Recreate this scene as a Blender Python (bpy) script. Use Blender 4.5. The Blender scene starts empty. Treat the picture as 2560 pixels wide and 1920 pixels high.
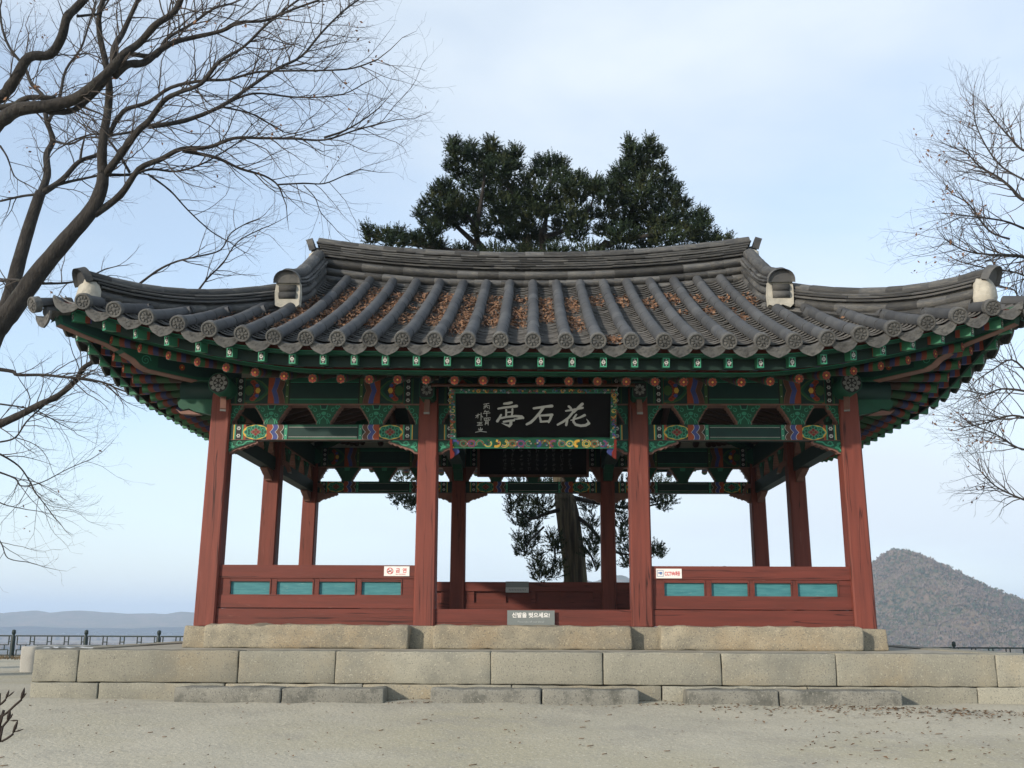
import bpy, math, random
from mathutils import Vector, Matrix
from mathutils import noise as mn
R = math.radians
scene = bpy.context.scene
C = scene.collection
random.seed(7)

# ------------------------------------------------------------------ camera
CAMY, CAMZ, FPX = -11.8, 0.75, 2620.0
PITCH, YAW, ROLL = math.atan(0.226), R(1.18), R(0.25)
cam = bpy.data.cameras.new('camera')
cam.sensor_width = 36.0
cam.lens = 36.0 * FPX / 2560.0
cam.clip_start, cam.clip_end = 0.1, 30000
camo = bpy.data.objects.new('camera', cam)
CAMR = Matrix.Rotation(YAW, 4, 'Z') @ Matrix.Rotation(math.pi / 2 + PITCH, 4, 'X') @ Matrix.Rotation(ROLL, 4, 'Z')
camo.matrix_world = Matrix.Translation((0, CAMY, CAMZ)) @ CAMR
C.objects.link(camo)
scene.camera = camo

# ------------------------------------------------------------------ sky and sun
SUN_EL, SUN_AZ = R(19.5), R(44)           # azimuth: to the left of straight behind the camera
world = bpy.data.worlds.new('World')
scene.world = world
world.use_nodes = True
nt = world.node_tree
nt.nodes.clear()
out = nt.nodes.new('ShaderNodeOutputWorld')
bg = nt.nodes.new('ShaderNodeBackground')
sky = nt.nodes.new('ShaderNodeTexSky')
sky.sky_type = 'NISHITA'
sky.sun_disc = False
sky.sun_elevation = SUN_EL
sky.sun_rotation = math.pi + SUN_AZ
sky.air_density, sky.dust_density, sky.ozone_density = 1.0, 0.7, 1.6
tc = nt.nodes.new('ShaderNodeTexCoord')
mp = nt.nodes.new('ShaderNodeMapping')
mp.inputs['Scale'].default_value = (1.0, 1.0, 2.6)
mp.inputs['Location'].default_value = (2.12, 0.93, 3.56)
mp.inputs['Rotation'].default_value = (0.25, 0.3, 0.4)
nz = nt.nodes.new('ShaderNodeTexNoise')
nz.inputs['Scale'].default_value = 1.1
nz.inputs['Detail'].default_value = 7
nz.inputs['Roughness'].default_value = 0.5
nz.inputs['Distortion'].default_value = 0.4
rp = nt.nodes.new('ShaderNodeValToRGB')
rp.color_ramp.elements[0].position, rp.color_ramp.elements[0].color = 0.37, (0.36, 0.36, 0.36, 1)
rp.color_ramp.elements[1].position, rp.color_ramp.elements[1].color = 0.63, (1.0, 1.0, 1.0, 1)
mx = nt.nodes.new('ShaderNodeMix')
mx.data_type = 'RGBA'
mx.inputs[7].default_value = (3.32, 3.68, 4.02, 1)
SKY_STRENGTH = 0.12
bg.inputs['Strength'].default_value = SKY_STRENGTH
nt.links.new(tc.outputs['Generated'], mp.inputs['Vector'])
nt.links.new(mp.outputs['Vector'], nz.inputs['Vector'])
nt.links.new(nz.outputs['Fac'], rp.inputs['Fac'])
sz = nt.nodes.new('ShaderNodeSeparateXYZ')              # pale haze towards the horizon, all round
nt.links.new(tc.outputs['Generated'], sz.inputs[0])
hzr = nt.nodes.new('ShaderNodeMapRange')
hzr.interpolation_type = 'SMOOTHSTEP'
hzr.inputs['From Min'].default_value, hzr.inputs['From Max'].default_value = 0.0, 0.36
hzr.inputs['To Min'].default_value, hzr.inputs['To Max'].default_value = 0.70, 0.0
nt.links.new(sz.outputs['Z'], hzr.inputs['Value'])
mxm = nt.nodes.new('ShaderNodeMath')
mxm.operation = 'MAXIMUM'
nt.links.new(rp.outputs['Color'], mxm.inputs[0])
nt.links.new(hzr.outputs[0], mxm.inputs[1])
nt.links.new(mxm.outputs[0], mx.inputs[0])
nt.links.new(sky.outputs['Color'], mx.inputs[6])
nt.links.new(mx.outputs[2], bg.inputs['Color'])
nt.links.new(bg.outputs['Background'], out.inputs['Surface'])
sl = bpy.data.lights.new('sun', 'SUN')
sl.energy, sl.angle, sl.color = 2.2, R(1.2), (1.0, 0.88, 0.74)
so = bpy.data.objects.new('sun', sl)
sdir = Vector((-math.sin(SUN_AZ) * math.cos(SUN_EL), -math.cos(SUN_AZ) * math.cos(SUN_EL), math.sin(SUN_EL)))
so.rotation_euler = sdir.to_track_quat('Z', 'Y').to_euler()
so.location = (-20, -40, 25)
C.objects.link(so)
vs = scene.view_settings
vs.view_transform, vs.look, vs.exposure, vs.gamma = "Standard", "None", 1.12, 1.0
vs.use_curve_mapping = False
scene.cycles.max_bounces = 6
scene.cycles.volume_bounces = 1
scene.cycles.use_denoising = True

# ------------------------------------------------------------------ helpers
def px2w(px, py, Y):
    """point at world depth Y that lies along a sight line of the photograph"""
    d = CAMR.to_3x3() @ Vector(((px - 1280) / FPX, (960 - py) / FPX, -1.0))
    k = (Y - CAMY) / d.y
    return Vector((0, CAMY, CAMZ)) + d * k

def mpp(Y):
    return (Y - CAMY) * 1.0 / FPX

class MB:
    def __init__(self):
        self.v, self.f, self.m, self.s = [], [], [], []
    def add(self, vs, fs, mat=0, smooth=False, M=None):
        b = len(self.v)
        if M is not None:
            vs = [M @ Vector(p) for p in vs]
        self.v += [tuple(p) for p in vs]
        self.f += [tuple(i + b for i in f) for f in fs]
        self.m += [mat] * len(fs)
        self.s += [smooth] * len(fs)
    def box(self, x0, x1, y0, y1, z0, z1, mat=0, M=None):
        self.add([(x0, y0, z0), (x1, y0, z0), (x1, y1, z0), (x0, y1, z0), (x0, y0, z1), (x1, y0, z1), (x1, y1, z1), (x0, y1, z1)],
                 [(0, 3, 2, 1), (4, 5, 6, 7), (0, 1, 5, 4), (1, 2, 6, 5), (2, 3, 7, 6), (3, 0, 4, 7)], mat, False, M)
    def prism(self, poly, y0, y1, mat=0, M=None):
        n = len(poly)
        vs = [(x, y0, z) for x, z in poly] + [(x, y1, z) for x, z in poly]
        fs = [tuple(range(n)), tuple(range(2 * n - 1, n - 1, -1))]
        fs += [(i, i + n, (i + 1) % n + n, (i + 1) % n) for i in range(n)]
        self.add(vs, fs, mat, False, M)
    def poly(self, pts, y, mat, M=None):            # flat face in the x,z plane facing -y
        a = sum(pts[i][0] * pts[(i + 1) % len(pts)][1] - pts[(i + 1) % len(pts)][0] * pts[i][1] for i in range(len(pts)))
        if a < 0:
            pts = pts[::-1]
        self.add([(x, y, z) for x, z in pts], [tuple(range(len(pts)))], mat, False, M)
    def rect(self, x0, x1, z0, z1, y, mat, M=None):
        self.poly([(x0, z0), (x1, z0), (x1, z1), (x0, z1)], y, mat, M)
    def disc(self, cx, cz, rx, rz, y, mat, M=None, n=14, a0=0):
        self.poly([(cx + rx * math.cos(a0 + 6.28318 * i / n), cz + rz * math.sin(a0 + 6.28318 * i / n)) for i in range(n)], y, mat, M)
    def flower(self, cx, cz, r, y, mp_, mc, M=None, n=8, pr=0.36, base=None):
        if base is not None:
            self.disc(cx, cz, r * 1.12, r * 1.12, y, base, M, 16)
        for i in range(n):
            a = 6.28318 * i / n
            ca, sa = math.cos(a), math.sin(a)
            w = r * pr
            pts = [(0.22 * r, 0), (0.6 * r, w), (0.9 * r, w * .75), (r, 0), (0.9 * r, -w * .75), (0.6 * r, -w)]
            self.poly([(cx + p * ca - q * sa, cz + p * sa + q * ca) for p, q in pts], y - .0012, mp_, M)
        self.disc(cx, cz, r * .28, r * .28, y - .0024, mc, M, 8)
    def ribbon(self, pts, ws, y, mat, M=None, caps=True):
        P = [Vector((p[0], p[1])) for p in pts]
        if not isinstance(ws, (list, tuple)):
            ws = [ws] * len(P)
        if len(ws) != len(P):
            ws = [ws[0] + (ws[-1] - ws[0]) * i / (len(P) - 1) for i in range(len(P))]
        Lf, Rt = [], []
        for i, p in enumerate(P):
            t = (P[min(i + 1, len(P) - 1)] - P[max(i - 1, 0)]).normalized()
            n = Vector((-t.y, t.x)) * ws[i] / 2
            Lf.append(p + n)
            Rt.append(p - n)
        for i in range(len(P) - 1):
            self.poly([tuple(Rt[i]), tuple(Rt[i + 1]), tuple(Lf[i + 1]), tuple(Lf[i])], y - .0001 * i, mat, M)
        if caps:
            self.disc(P[0].x, P[0].y, ws[0] / 2, ws[0] / 2, y - .0011, mat, M, 8)
            self.disc(P[-1].x, P[-1].y, ws[-1] / 2, ws[-1] / 2, y - .0012, mat, M, 8)
    def tube(self, pts, rs, n=6, mat=0, cap=True, smooth=True, flat=1.0):
        pts = [Vector(p) for p in pts]
        if not isinstance(rs, (list, tuple)):
            rs = [rs] * len(pts)
        b = len(self.v)
        ref = None
        for i, p in enumerate(pts):
            t = (pts[min(i + 1, len(pts) - 1)] - pts[max(i - 1, 0)])
            t = t.normalized() if t.length > 1e-9 else Vector((0, 0, 1))
            if ref is None:
                ref = Vector((0, 0, 1)) if abs(t.z) < .9 else Vector((1, 0, 0))
            u = t.cross(ref)
            u = u.normalized() if u.length > 1e-6 else t.orthogonal().normalized()
            w = u.cross(t)
            ref = w
            for k in range(n):
                a = 6.28318 * k / n
                q = p + u * (math.cos(a) * rs[i]) + w * (math.sin(a) * rs[i] * flat)
                self.v.append((q.x, q.y, q.z))
        m = len(pts)
        nf = 0
        for i in range(m - 1):
            for k in range(n):
                k2 = (k + 1) % n
                self.f.append((b + i * n + k, b + i * n + k2, b + (i + 1) * n + k2, b + (i + 1) * n + k))
                nf += 1
        self.m += [mat] * nf
        self.s += [smooth] * nf
        if cap:
            self.f += [tuple(b + k for k in range(n))[::-1], tuple(b + (m - 1) * n + k for k in range(n))]
            self.m += [mat, mat]
            self.s += [False, False]
    def mesh(self, name, mats):
        me = bpy.data.meshes.new(name)
        me.from_pydata(self.v, [], self.f)
        for k in mats:
            me.materials.append(k)
        if len(mats) > 1:
            me.polygons.foreach_set('material_index', self.m)
        me.polygons.foreach_set('use_smooth', self.s)
        me.update()
        return me
    def build(self, name, mats, parent=None, M=None):
        if not isinstance(mats, (list, tuple)):
            mats = [mats]
        return put(name, self.mesh(name, mats), parent, M)

ROOTLOC = {}
def put(name, me, parent=None, M=None):
    """link a mesh object; coordinates are the world's unless the parent part has its own frame"""
    o = bpy.data.objects.new(name, me)
    C.objects.link(o)
    if M is not None:
        o.matrix_basis = M
    if parent is not None:
        o.parent = parent
        if parent.name in ROOTLOC:
            o.matrix_parent_inverse = Matrix.Translation(-ROOTLOC[parent.name])
    return o

def thing(name, label, cat, loc=(0, 0, 0), group=None):
    o = bpy.data.objects.new(name, None)
    o.empty_display_size = .2
    C.objects.link(o)
    o.location = loc
    ROOTLOC[o.name] = Vector(loc)
    return tag(o, label, cat, group)

def tag(o, label=None, cat=None, group=None, kind=None):
    if label: o['label'] = label
    if cat: o['category'] = cat
    if group: o['group'] = group
    if kind: o['kind'] = kind
    return o

def frame(o, x, y, z):
    return Matrix(((x[0], y[0], z[0], o[0]), (x[1], y[1], z[1], o[1]), (x[2], y[2], z[2], o[2]), (0, 0, 0, 1)))

def frame_yz(o, y, zhint=(0, 0, 1)):
    y = Vector(y).normalized()
    x = y.cross(Vector(zhint)).normalized()
    return frame(o, x, y, x.cross(y))

# ------------------------------------------------------------------ materials
def mat(name, c1, c2=None, scale=6.0, detail=6, rough=.75, bump=0.0, bscale=40.0, rand=0.0, stretch=(1, 1, 1),
        lo=.35, hi=.65, crack=None, speck=None, spec=.3, stain=None, bdist=.01, dirt=None):
    m = bpy.data.materials.new(name)
    m.use_nodes = True
    N, Lk = m.node_tree.nodes, m.node_tree.links
    p = N['Principled BSDF']
    p.inputs['Roughness'].default_value = rough
    p.inputs['Specular IOR Level'].default_value = spec
    tc = N.new('ShaderNodeTexCoord')
    oi = N.new('ShaderNodeObjectInfo')
    mp = N.new('ShaderNodeMapping')
    mp.inputs['Scale'].default_value = stretch
    off = N.new('ShaderNodeVectorMath')
    off.operation = 'SCALE'
    off.inputs[0].default_value = (31.0, 17.0, 23.0)
    Lk.new(oi.outputs['Random'], off.inputs['Scale'])
    Lk.new(off.outputs[0], mp.inputs['Location'])
    Lk.new(tc.outputs['Object'], mp.inputs['Vector'])
    def noise(sc, det=5, rg=.55, vec=None):
        n = N.new('ShaderNodeTexNoise')
        n.inputs['Scale'].default_value = sc
        n.inputs['Detail'].default_value = det
        n.inputs['Roughness'].default_value = rg
        Lk.new((vec or mp).outputs[0], n.inputs['Vector'])
        return n
    def ramp(src, a, b, ca=(0, 0, 0, 1), cb=(1, 1, 1, 1)):
        r = N.new('ShaderNodeValToRGB')
        r.color_ramp.elements[0].position, r.color_ramp.elements[1].position = a, b
        r.color_ramp.elements[0].color, r.color_ramp.elements[1].color = ca, cb
        Lk.new(src, r.inputs['Fac'])
        return r
    def mixc(fac, a, b, mode='MIX'):
        x = N.new('ShaderNodeMix')
        x.data_type = 'RGBA'
        x.blend_type = mode
        for s, val in ((0, fac), (6, a), (7, b)):
            if hasattr(val, 'links'):
                Lk.new(val, x.inputs[s])
            elif s == 0:
                x.inputs[0].default_value = val
            else:
                x.inputs[s].default_value = (*val, 1) if len(val) == 3 else val
        return x.outputs[2]
    c2 = c2 or tuple(x * .75 for x in c1)
    n1 = noise(scale, detail)
    col = mixc(ramp(n1.outputs['Fac'], lo, hi).outputs['Color'], c1, c2)
    if stain:
        ns = noise(stain[0], 4)
        col = mixc(ramp(ns.outputs['Fac'], stain[2], stain[3]).outputs['Color'], col, stain[1])
    if dirt:
        ns = noise(dirt[0], 8, .7)
        col = mixc(ramp(ns.outputs['Fac'], dirt[2], dirt[3]).outputs['Color'], col, dirt[1])
    if speck:
        n2 = noise(speck[0], 2, .6)
        col = mixc(ramp(n2.outputs['Fac'], speck[2], speck[2] + .06).outputs['Color'], col, speck[1])
        n3 = noise(speck[0] * .8, 2, .6, off_map(N, Lk, tc, oi))
        col = mixc(ramp(n3.outputs['Fac'], .60, .70).outputs['Color'], col, tuple(min(1, x * 1.22) for x in c1))
    if crack:
        mp2 = N.new('ShaderNodeMapping')
        mp2.inputs['Scale'].default_value = crack[0]
        Lk.new(off.outputs[0], mp2.inputs['Location'])
        Lk.new(tc.outputs['Object'], mp2.inputs['Vector'])
        n4 = noise(1.0, 3, .5, mp2)
        r4 = N.new('ShaderNodeValToRGB')
        e = r4.color_ramp.elements
        e[0].position, e[0].color = .5 - crack[1], (0, 0, 0, 1)
        e[1].position, e[1].color = .5 + crack[1], (0, 0, 0, 1)
        e2 = r4.color_ramp.elements.new(.5)
        e2.color = (1, 1, 1, 1)
        Lk.new(n4.outputs['Fac'], r4.inputs['Fac'])
        n5 = noise(2.0, 2)
        msk = mixc(1.0, r4.outputs['Color'], ramp(n5.outputs['Fac'], .42, .50).outputs['Color'], 'MULTIPLY')
        col = mixc(msk, col, tuple(x * .18 for x in c1))
    if rand:
        mr = N.new('ShaderNodeMapRange')
        mr.inputs['To Min'].default_value, mr.inputs['To Max'].default_value = 1 - rand, 1 + rand
        Lk.new(oi.outputs['Random'], mr.inputs['Value'])
        vm = N.new('ShaderNodeVectorMath')
        vm.operation = 'SCALE'
        Lk.new(col, vm.inputs[0])
        Lk.new(mr.outputs[0], vm.inputs['Scale'])
        col = vm.outputs[0]
    Lk.new(col, p.inputs['Base Color'])
    if bump:
        nb = noise(bscale, 6, .6)
        bp = N.new('ShaderNodeBump')
        bp.inputs['Strength'].default_value = bump
        bp.inputs['Distance'].default_value = bdist
        Lk.new(nb.outputs['Fac'], bp.inputs['Height'])
        Lk.new(bp.outputs['Normal'], p.inputs['Normal'])
    return m

def off_map(N, Lk, tc, oi):
    mp = N.new('ShaderNodeMapping')
    mp.inputs['Location'].default_value = (5.2, 9.1, 3.3)
    Lk.new(tc.outputs['Object'], mp.inputs['Vector'])
    return mp

def bands(name, stops, body):
    """dancheong bands along the member: colour by distance from its outer end (object y)"""
    m = bpy.data.materials.new(name)
    m.use_nodes = True
    N, Lk = m.node_tree.nodes, m.node_tree.links
    p = N['Principled BSDF']
    p.inputs['Roughness'].default_value = .6
    tc = N.new('ShaderNodeTexCoord')
    sx = N.new('ShaderNodeSeparateXYZ')
    Lk.new(tc.outputs['Object'], sx.inputs[0])
    wv = N.new('ShaderNodeMath')
    wv.operation = 'MULTIPLY_ADD'
    ab = N.new('ShaderNodeMath')
    ab.operation = 'ABSOLUTE'
    Lk.new(sx.outputs['X'], ab.inputs[0])
    wv.inputs[1].default_value = 0.8
    Lk.new(ab.outputs[0], wv.inputs[0])
    Lk.new(sx.outputs['Y'], wv.inputs[2])
    r = N.new('ShaderNodeValToRGB')
    r.color_ramp.interpolation = 'CONSTANT'
    els = r.color_ramp.elements
    els[0].position, els[0].color = 0, (*stops[0][1], 1)
    els[1].position, els[1].color = 1, (*body, 1)
    for pos, c in stops[1:]:
        e = els.new(pos)
        e.color = (*c, 1)
    Lk.new(wv.outputs[0], r.inputs['Fac'])
    nz = N.new('ShaderNodeTexNoise')
    nz.inputs['Scale'].default_value = 9
    Lk.new(tc.outputs['Object'], nz.inputs['Vector'])
    mx = N.new('ShaderNodeMix')
    mx.data_type = 'RGBA'
    mx.blend_type = 'MULTIPLY'
    mx.inputs[0].default_value = .5
    Lk.new(r.outputs['Color'], mx.inputs[6])
    Lk.new(nz.outputs['Color'], mx.inputs[7])
    Lk.new(r.outputs['Color'], p.inputs['Base Color'])
    return m

def plain(name, c, rough=.6, var=.2):
    return mat(name, c, tuple(x * (1 - var) for x in c), scale=9, rough=rough, bump=.08, bscale=60)

RED = mat('red_wood_paint', (.165, .042, .029), (.12, .032, .023), scale=3, rough=.62, bump=.25, bscale=14, stretch=(6, 6, .5), rand=.07,
          crack=((9, 9, .30), .011), bdist=.006, dirt=(5, (.25, .1, .08), .62, .8))
REDX = mat('red_board_paint', (.132, .031, .022), (.096, .025, .018), scale=3, rough=.62, bump=.25, bscale=14, stretch=(.5, 6, 6), rand=.09,
           crack=((.3, 9, 9), .010), bdist=.006, dirt=(9, (.27, .13, .1), .64, .8))
TEALP = mat('teal_panel_paint', (.055, .20, .215), (.034, .15, .17), scale=10, rough=.6, bump=.15, bscale=20, stretch=(.6, 4, 4), dirt=(14, (.2, .3, .28), .6, .75))
TILE = mat('grey_roof_tile', (.05, .053, .058), (.072, .075, .077), scale=4, rough=.8, bump=.35, bscale=45, rand=.2, dirt=(8, (.045, .047, .05), .52, .72), bdist=.004)
TILEP = mat('pan_tile_clay', (.12, .12, .12), (.17, .17, .165), scale=5, rough=.85, bump=.35, bscale=40, rand=.2, dirt=(6, (.04, .042, .04), .5, .7), bdist=.004)
TILEE = mat('moulded_tile', (.07, .072, .072), (.105, .105, .10), scale=9, rough=.85, bump=.7, bscale=34, rand=.15, dirt=(14, (.04, .04, .038), .5, .66), bdist=.008)
TILER = mat('ridge_tile_clay', (.045, .048, .052), (.092, .09, .082), scale=3, rough=.82, bump=.4, bscale=40, rand=.48, dirt=(10, (.04, .042, .045), .5, .7), bdist=.005)
PLAST = mat('white_lime_plaster', (.42, .40, .34), (.3, .29, .25), scale=6, rough=.9, bump=.7, bscale=22, dirt=(9, (.2, .19, .16), .55, .75), bdist=.02)
INFILL = mat('grey_white_infill', (.42, .43, .38), (.34, .35, .31), scale=6, rough=.9, bump=.2)
GRAN = mat('ochre_granite', (.29, .26, .19), (.20, .185, .142), scale=5.5, rough=.88, bump=.55, bscale=70, rand=.1, speck=(75, (.13, .12, .1), .58),
           stain=(1.6, (.25, .20, .13), .45, .7), dirt=(3, (.16, .152, .122), .48, .7), bdist=.006)
GRANG = mat('grey_granite', (.272, .262, .21), (.215, .21, .17), scale=1.6, rough=.9, bump=.5, bscale=80, rand=.16, speck=(80, (.15, .145, .125), .58),
            stain=(.9, (.27, .232, .16), .48, .68), dirt=(2.2, (.17, .168, .142), .48, .72), bdist=.005)
GRANS = mat('weathered_step_granite', (.20, .196, .168), (.145, .143, .125), scale=4, rough=.9, bump=.8, bscale=40, rand=.12, speck=(70, (.10, .10, .09), .57),
            dirt=(4.0, (.07, .072, .062), .50, .66), bdist=.006)
PAVE = mat('platform_top_sand', (.36, .34, .28), (.30, .285, .235), scale=3, rough=.95, bump=.4, bscale=60)
WOODF = mat('floor_wood', (.11, .07, .045), rough=.6, scale=3, stretch=(6, .5, 6))
PAL = [plain('paint_deep_teal', (.006, .032, .028)), plain('paint_green', (.009, .072, .041)), plain('paint_light_green', (.04, .25, .15)),
       plain('paint_white', (.45, .46, .43)), plain('paint_black', (.012, .013, .014)), plain('paint_orange', (.27, .055, .022)),
       plain('paint_red', (.17, .022, .016)), plain('paint_blue', (.05, .07, .23)), plain('paint_yellow', (.62, .38, .06)),
       plain('paint_brown', (.10, .045, .03)), plain('paint_pink', (.19, .10, .078)), plain('paint_olive', (.045, .10, .03)), plain('paint_grey', (.20, .20, .19))]
TEAL, GRN, LGR, WHT, BLK, ORG, RDP, BLU, YEL, BRN, PNK, OLV, GRY = range(13)
P_ = lambda i: PAL[i]
RAFT = bands('rafter_paint', [(0, (.02, .10, .04)), (.10, (.16, .034, .018)), (.16, (.028, .036, .11)), (.22, (.05, .022, .015)), (.28, (.02, .072, .028)), (.42, (.05, .025, .017))], (.045, .022, .016))
FLYR = bands('flying_rafter_paint', [(0, (.025, .15, .08)), (.14, (.2, .04, .02)), (.19, (.04, .055, .17)), (.24, (.06, .025, .018)), (.29, (.03, .11, .035)), (.34, (.015, .07, .05))], (.015, .07, .05))
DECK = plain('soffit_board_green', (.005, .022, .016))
DECKR = plain('soffit_board_red', (.10, .024, .018))

# ------------------------------------------------------------------ ground, plain and hills
def sm(a, b, x):
    t = max(0, min(1, (x - a) / (b - a)))
    return t * t * (3 - 2 * t)

def ground_z(x, y):
    z = -0.072 * max(0, -2.1 - y) * (1 if y > -13 else 0) if y > -13 else -0.072 * 10.9
    z -= 0.46 * sm(6, 22, y)
    z -= 0.30 * sm(4, 12, x) * sm(4, 20, y)
    if y > 24:
        z -= 39.6 * sm(24, 120, y) * 1.0
    z += 0.012 * mn.noise((x * .9, y * .9, 0)) + .006 * mn.noise((x * 4, y * 4, 1))
    if -2.6 < y < -1.5 and abs(x) < 5.4:              # sand washed up against the stones
        z += .02 * sm(-2.6, -1.7, y) * (1 + mn.noise((x * 2.5, 3, y * 2)))
    return z

SAND = mat('packed_sand', (.415, .39, .315), (.36, .343, .28), scale=1.1, rough=.97, bump=.55, bscale=26, speck=(55, (.27, .25, .20), .60),
           stain=(.45, (.36, .335, .25), .45, .6), dirt=(1.3, (.30, .285, .24), .50, .70), bdist=.02, spec=.1)
EARTH = mat('winter_plain', (.20, .15, .095), (.25, .2, .14), scale=.006, rough=1, dirt=(.012, (.055, .06, .045), .5, .56), spec=.02, stretch=(.35, 1, 1))
def lin(a, b, n):
    return [a + (b - a) * i / n for i in range(n + 1)]
xs = [-9000, -3000, -900, -300, -120, -60, -35, -22, -15] + lin(-11, 11, 110) + [15, 22, 35, 60, 120, 300, 900, 3000, 9000]
ys = [-60, -40, -25, -18, -14, -12.5] + lin(-11, 1.5, 84) + lin(2, 24, 44) + [26, 30, 36, 45, 60, 80, 100, 125]
mb = MB()
vv = [(x, y, ground_z(x, y)) for y in ys for x in xs]
nx = len(xs)
ff = [(j * nx + i, j * nx + i + 1, (j + 1) * nx + i + 1, (j + 1) * nx + i) for j in range(len(ys) - 1) for i in range(nx - 1)]
mb.add(vv, ff, 0, True)
tag(mb.build('ground', SAND), 'pale packed sand forecourt around the pavilion', kind='structure')
mb = MB()
zp = ground_z(0, 125)
mb.add([(-9000, 121, zp - .2), (9000, 121, zp - .2), (9000, 9000, zp - .2), (-9000, 9000, zp - .2)], [(0, 1, 2, 3)])
tag(mb.build('river_plain', EARTH), 'brown river plain far below the hilltop', kind='structure')

FOREST = mat('winter_forest', (.15, .115, .085), (.10, .10, .065), scale=.045, detail=8, rough=1, bump=.9, bscale=.35, bdist=3.0,
             stain=(.02, (.18, .135, .10), .5, .62), dirt=(.14, (.06, .075, .05), .53, .62), spec=.02)
def fbm(x, y, o=5):
    s, a, f = 0, 1, 1
    for _ in range(o):
        s += a * mn.noise((x * f, y * f, 7.3))
        a *= .5
        f *= 2.03
    return s
def hill_mesh(name, x0, x1, y0, y1, nx, ny, fn, label):
    mb = MB()
    vs = []
    for j in range(ny + 1):
        y = y0 + (y1 - y0) * j / ny
        for i in range(nx + 1):
            x = x0 + (x1 - x0) * i / nx
            vs.append((x, y, fn(x, y)))
    w = nx + 1
    mb.add(vs, [(j * w + i, j * w + i + 1, (j + 1) * w + i + 1, (j + 1) * w + i) for j in range(ny) for i in range(nx)], 0, True)
    return tag(mb.build(name, FOREST), label, kind='structure')
YH = 890
def hz(x, y):
    dx = x - 308
    s = 58 if dx < 0 else 90
    g = .5 * math.exp(-.5 * (dx / s) ** 2) + .5 * math.exp(-abs(dx) / (s * 1.05)) + .04 * math.exp(-(dx / 12) ** 2) * 0
    g = 101 * g + 34 * math.exp(-.5 * ((x - 470) / 90) ** 2) * (1 - g) * .55
    dy = (y - YH)
    g *= math.exp(-.5 * (dy / (120 if dy < 0 else 150)) ** 2)
    n = fbm(x * .022, y * .022) * 3.2 * min(1, g / 25) + max(0, mn.noise((x * .19, y * .19, 3))) * 3.2 * min(1, g / 20) + mn.noise((x * .5, y * .5, 5)) * 1.6 * min(1, g / 20)
    return -41 + g * (1 + .02 * mn.noise((x * .03, y * .03, 0))) + n
hill_mesh('wooded_hill', 60, 720, 560, 1200, 300, 200, hz, 'brown wooded winter hill on the right')
# bare woodland on the hill: many small twiggy crowns that read as one mass
def woods(seed, n, mt, hmin, hmax):
    rr = random.Random(seed)
    mb = MB()
    for _ in range(n):
        x, y = rr.uniform(170, 560), rr.uniform(690, 930)
        z = hz(x, y) - 1.0
        if z < -30:
            continue
        h = rr.uniform(hmin, hmax)
        if mt is not FOREST_G and mn.noise((x * .02, y * .02, 9)) > .25 and rr.random() < .5:
            continue
        if mt is FOREST_G and mn.noise((x * .02, y * .02, 9)) < -.02 and rr.random() < .75:
            continue
        for _ in range(6):
            a, t = rr.uniform(0, 6.28), rr.uniform(.25, .75) * h
            cx, cy = x + t * .45 * math.cos(a), y + t * .45 * math.sin(a)
            w = rr.uniform(.5, 1.1)
            b = rr.uniform(0, 6.28)
            mb.add([(cx - w * math.cos(b), cy - w * math.sin(b), z + t * .5), (cx + w * math.cos(b), cy + w * math.sin(b), z + t * .6), (cx + rr.uniform(-1, 1), cy, z + t * .6 + rr.uniform(.8, 1.8))], [(0, 1, 2)])
    return mb
FOREST_B = mat('bare_wood', (.135, .112, .098), (.18, .15, .128), scale=.03, rough=1, spec=.02)
FOREST_G = mat('pine_wood', (.058, .08, .058), (.08, .10, .07), scale=.03, rough=1, spec=.02)
tag(woods(1, 16000, FOREST_B, 3, 5.5).build('bare_woodland', FOREST_B), 'bare brown winter woodland covering the right hill', 'woodland', kind='stuff')
tag(woods(2, 9000, FOREST_G, 3, 5.5).build('pine_woodland', FOREST_G), 'scattered dull green pines on the right hill', 'woodland', kind='stuff')
def ridge_fn(pts, Yr, sg):
    prof = []
    for px, py in pts:
        p = px2w(px, py, Yr)
        prof.append((p.x, p.z))
    def f(x, y):
        z = prof[0][1] if x < prof[0][0] else prof[-1][1]
        for (a, za), (b, zb) in zip(prof, prof[1:]):
            if a <= x <= b:
                t = (x - a) / (b - a)
                z = za + (zb - za) * (t * t * (3 - 2 * t))
        k = math.exp(-.5 * ((y - Yr) / sg) ** 2)
        n = fbm(x * .006, y * .006 + 9, 5) * .10 * (z + 42) + mn.noise((x * .05, y * .05, 2)) * 1.6
        return -42 + (z + 42 + n) * k
    return f
far = [(-1500, 1540), (-900, 1520), (-500, 1534), (-250, 1528), (0, 1533), (75, 1525), (132, 1533), (207, 1526), (258, 1533), (348, 1534), (435, 1535), (470, 1529),
       (620, 1532), (800, 1538), (1000, 1530), (1200, 1538), (1400, 1528), (1700, 1534), (2000, 1528), (2400, 1532), (3000, 1524), (3600, 1540)]
hill_mesh('far_mountains', -3400, 3000, 2700, 3700, 420, 24, ridge_fn(far, 3000, 210), 'low blue mountains on the far left horizon')
mid = [(1150, 1560), (1380, 1480), (1430, 1452), (1480, 1462), (1530, 1440), (1560, 1436), (1600, 1452), (1660, 1436), (1690, 1432), (1719, 1422), (1748, 1432), (1785, 1414),
       (1812, 1417), (1850, 1438), (1930, 1436), (2050, 1460), (2300, 1500), (2600, 1555), (3000, 1550), (3500, 1560)]
hill_mesh('distant_hills', -280, 1800, 1420, 2050, 300, 24, ridge_fn(mid, 1700, 125), 'hazy hilltops behind the right bay')

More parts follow.
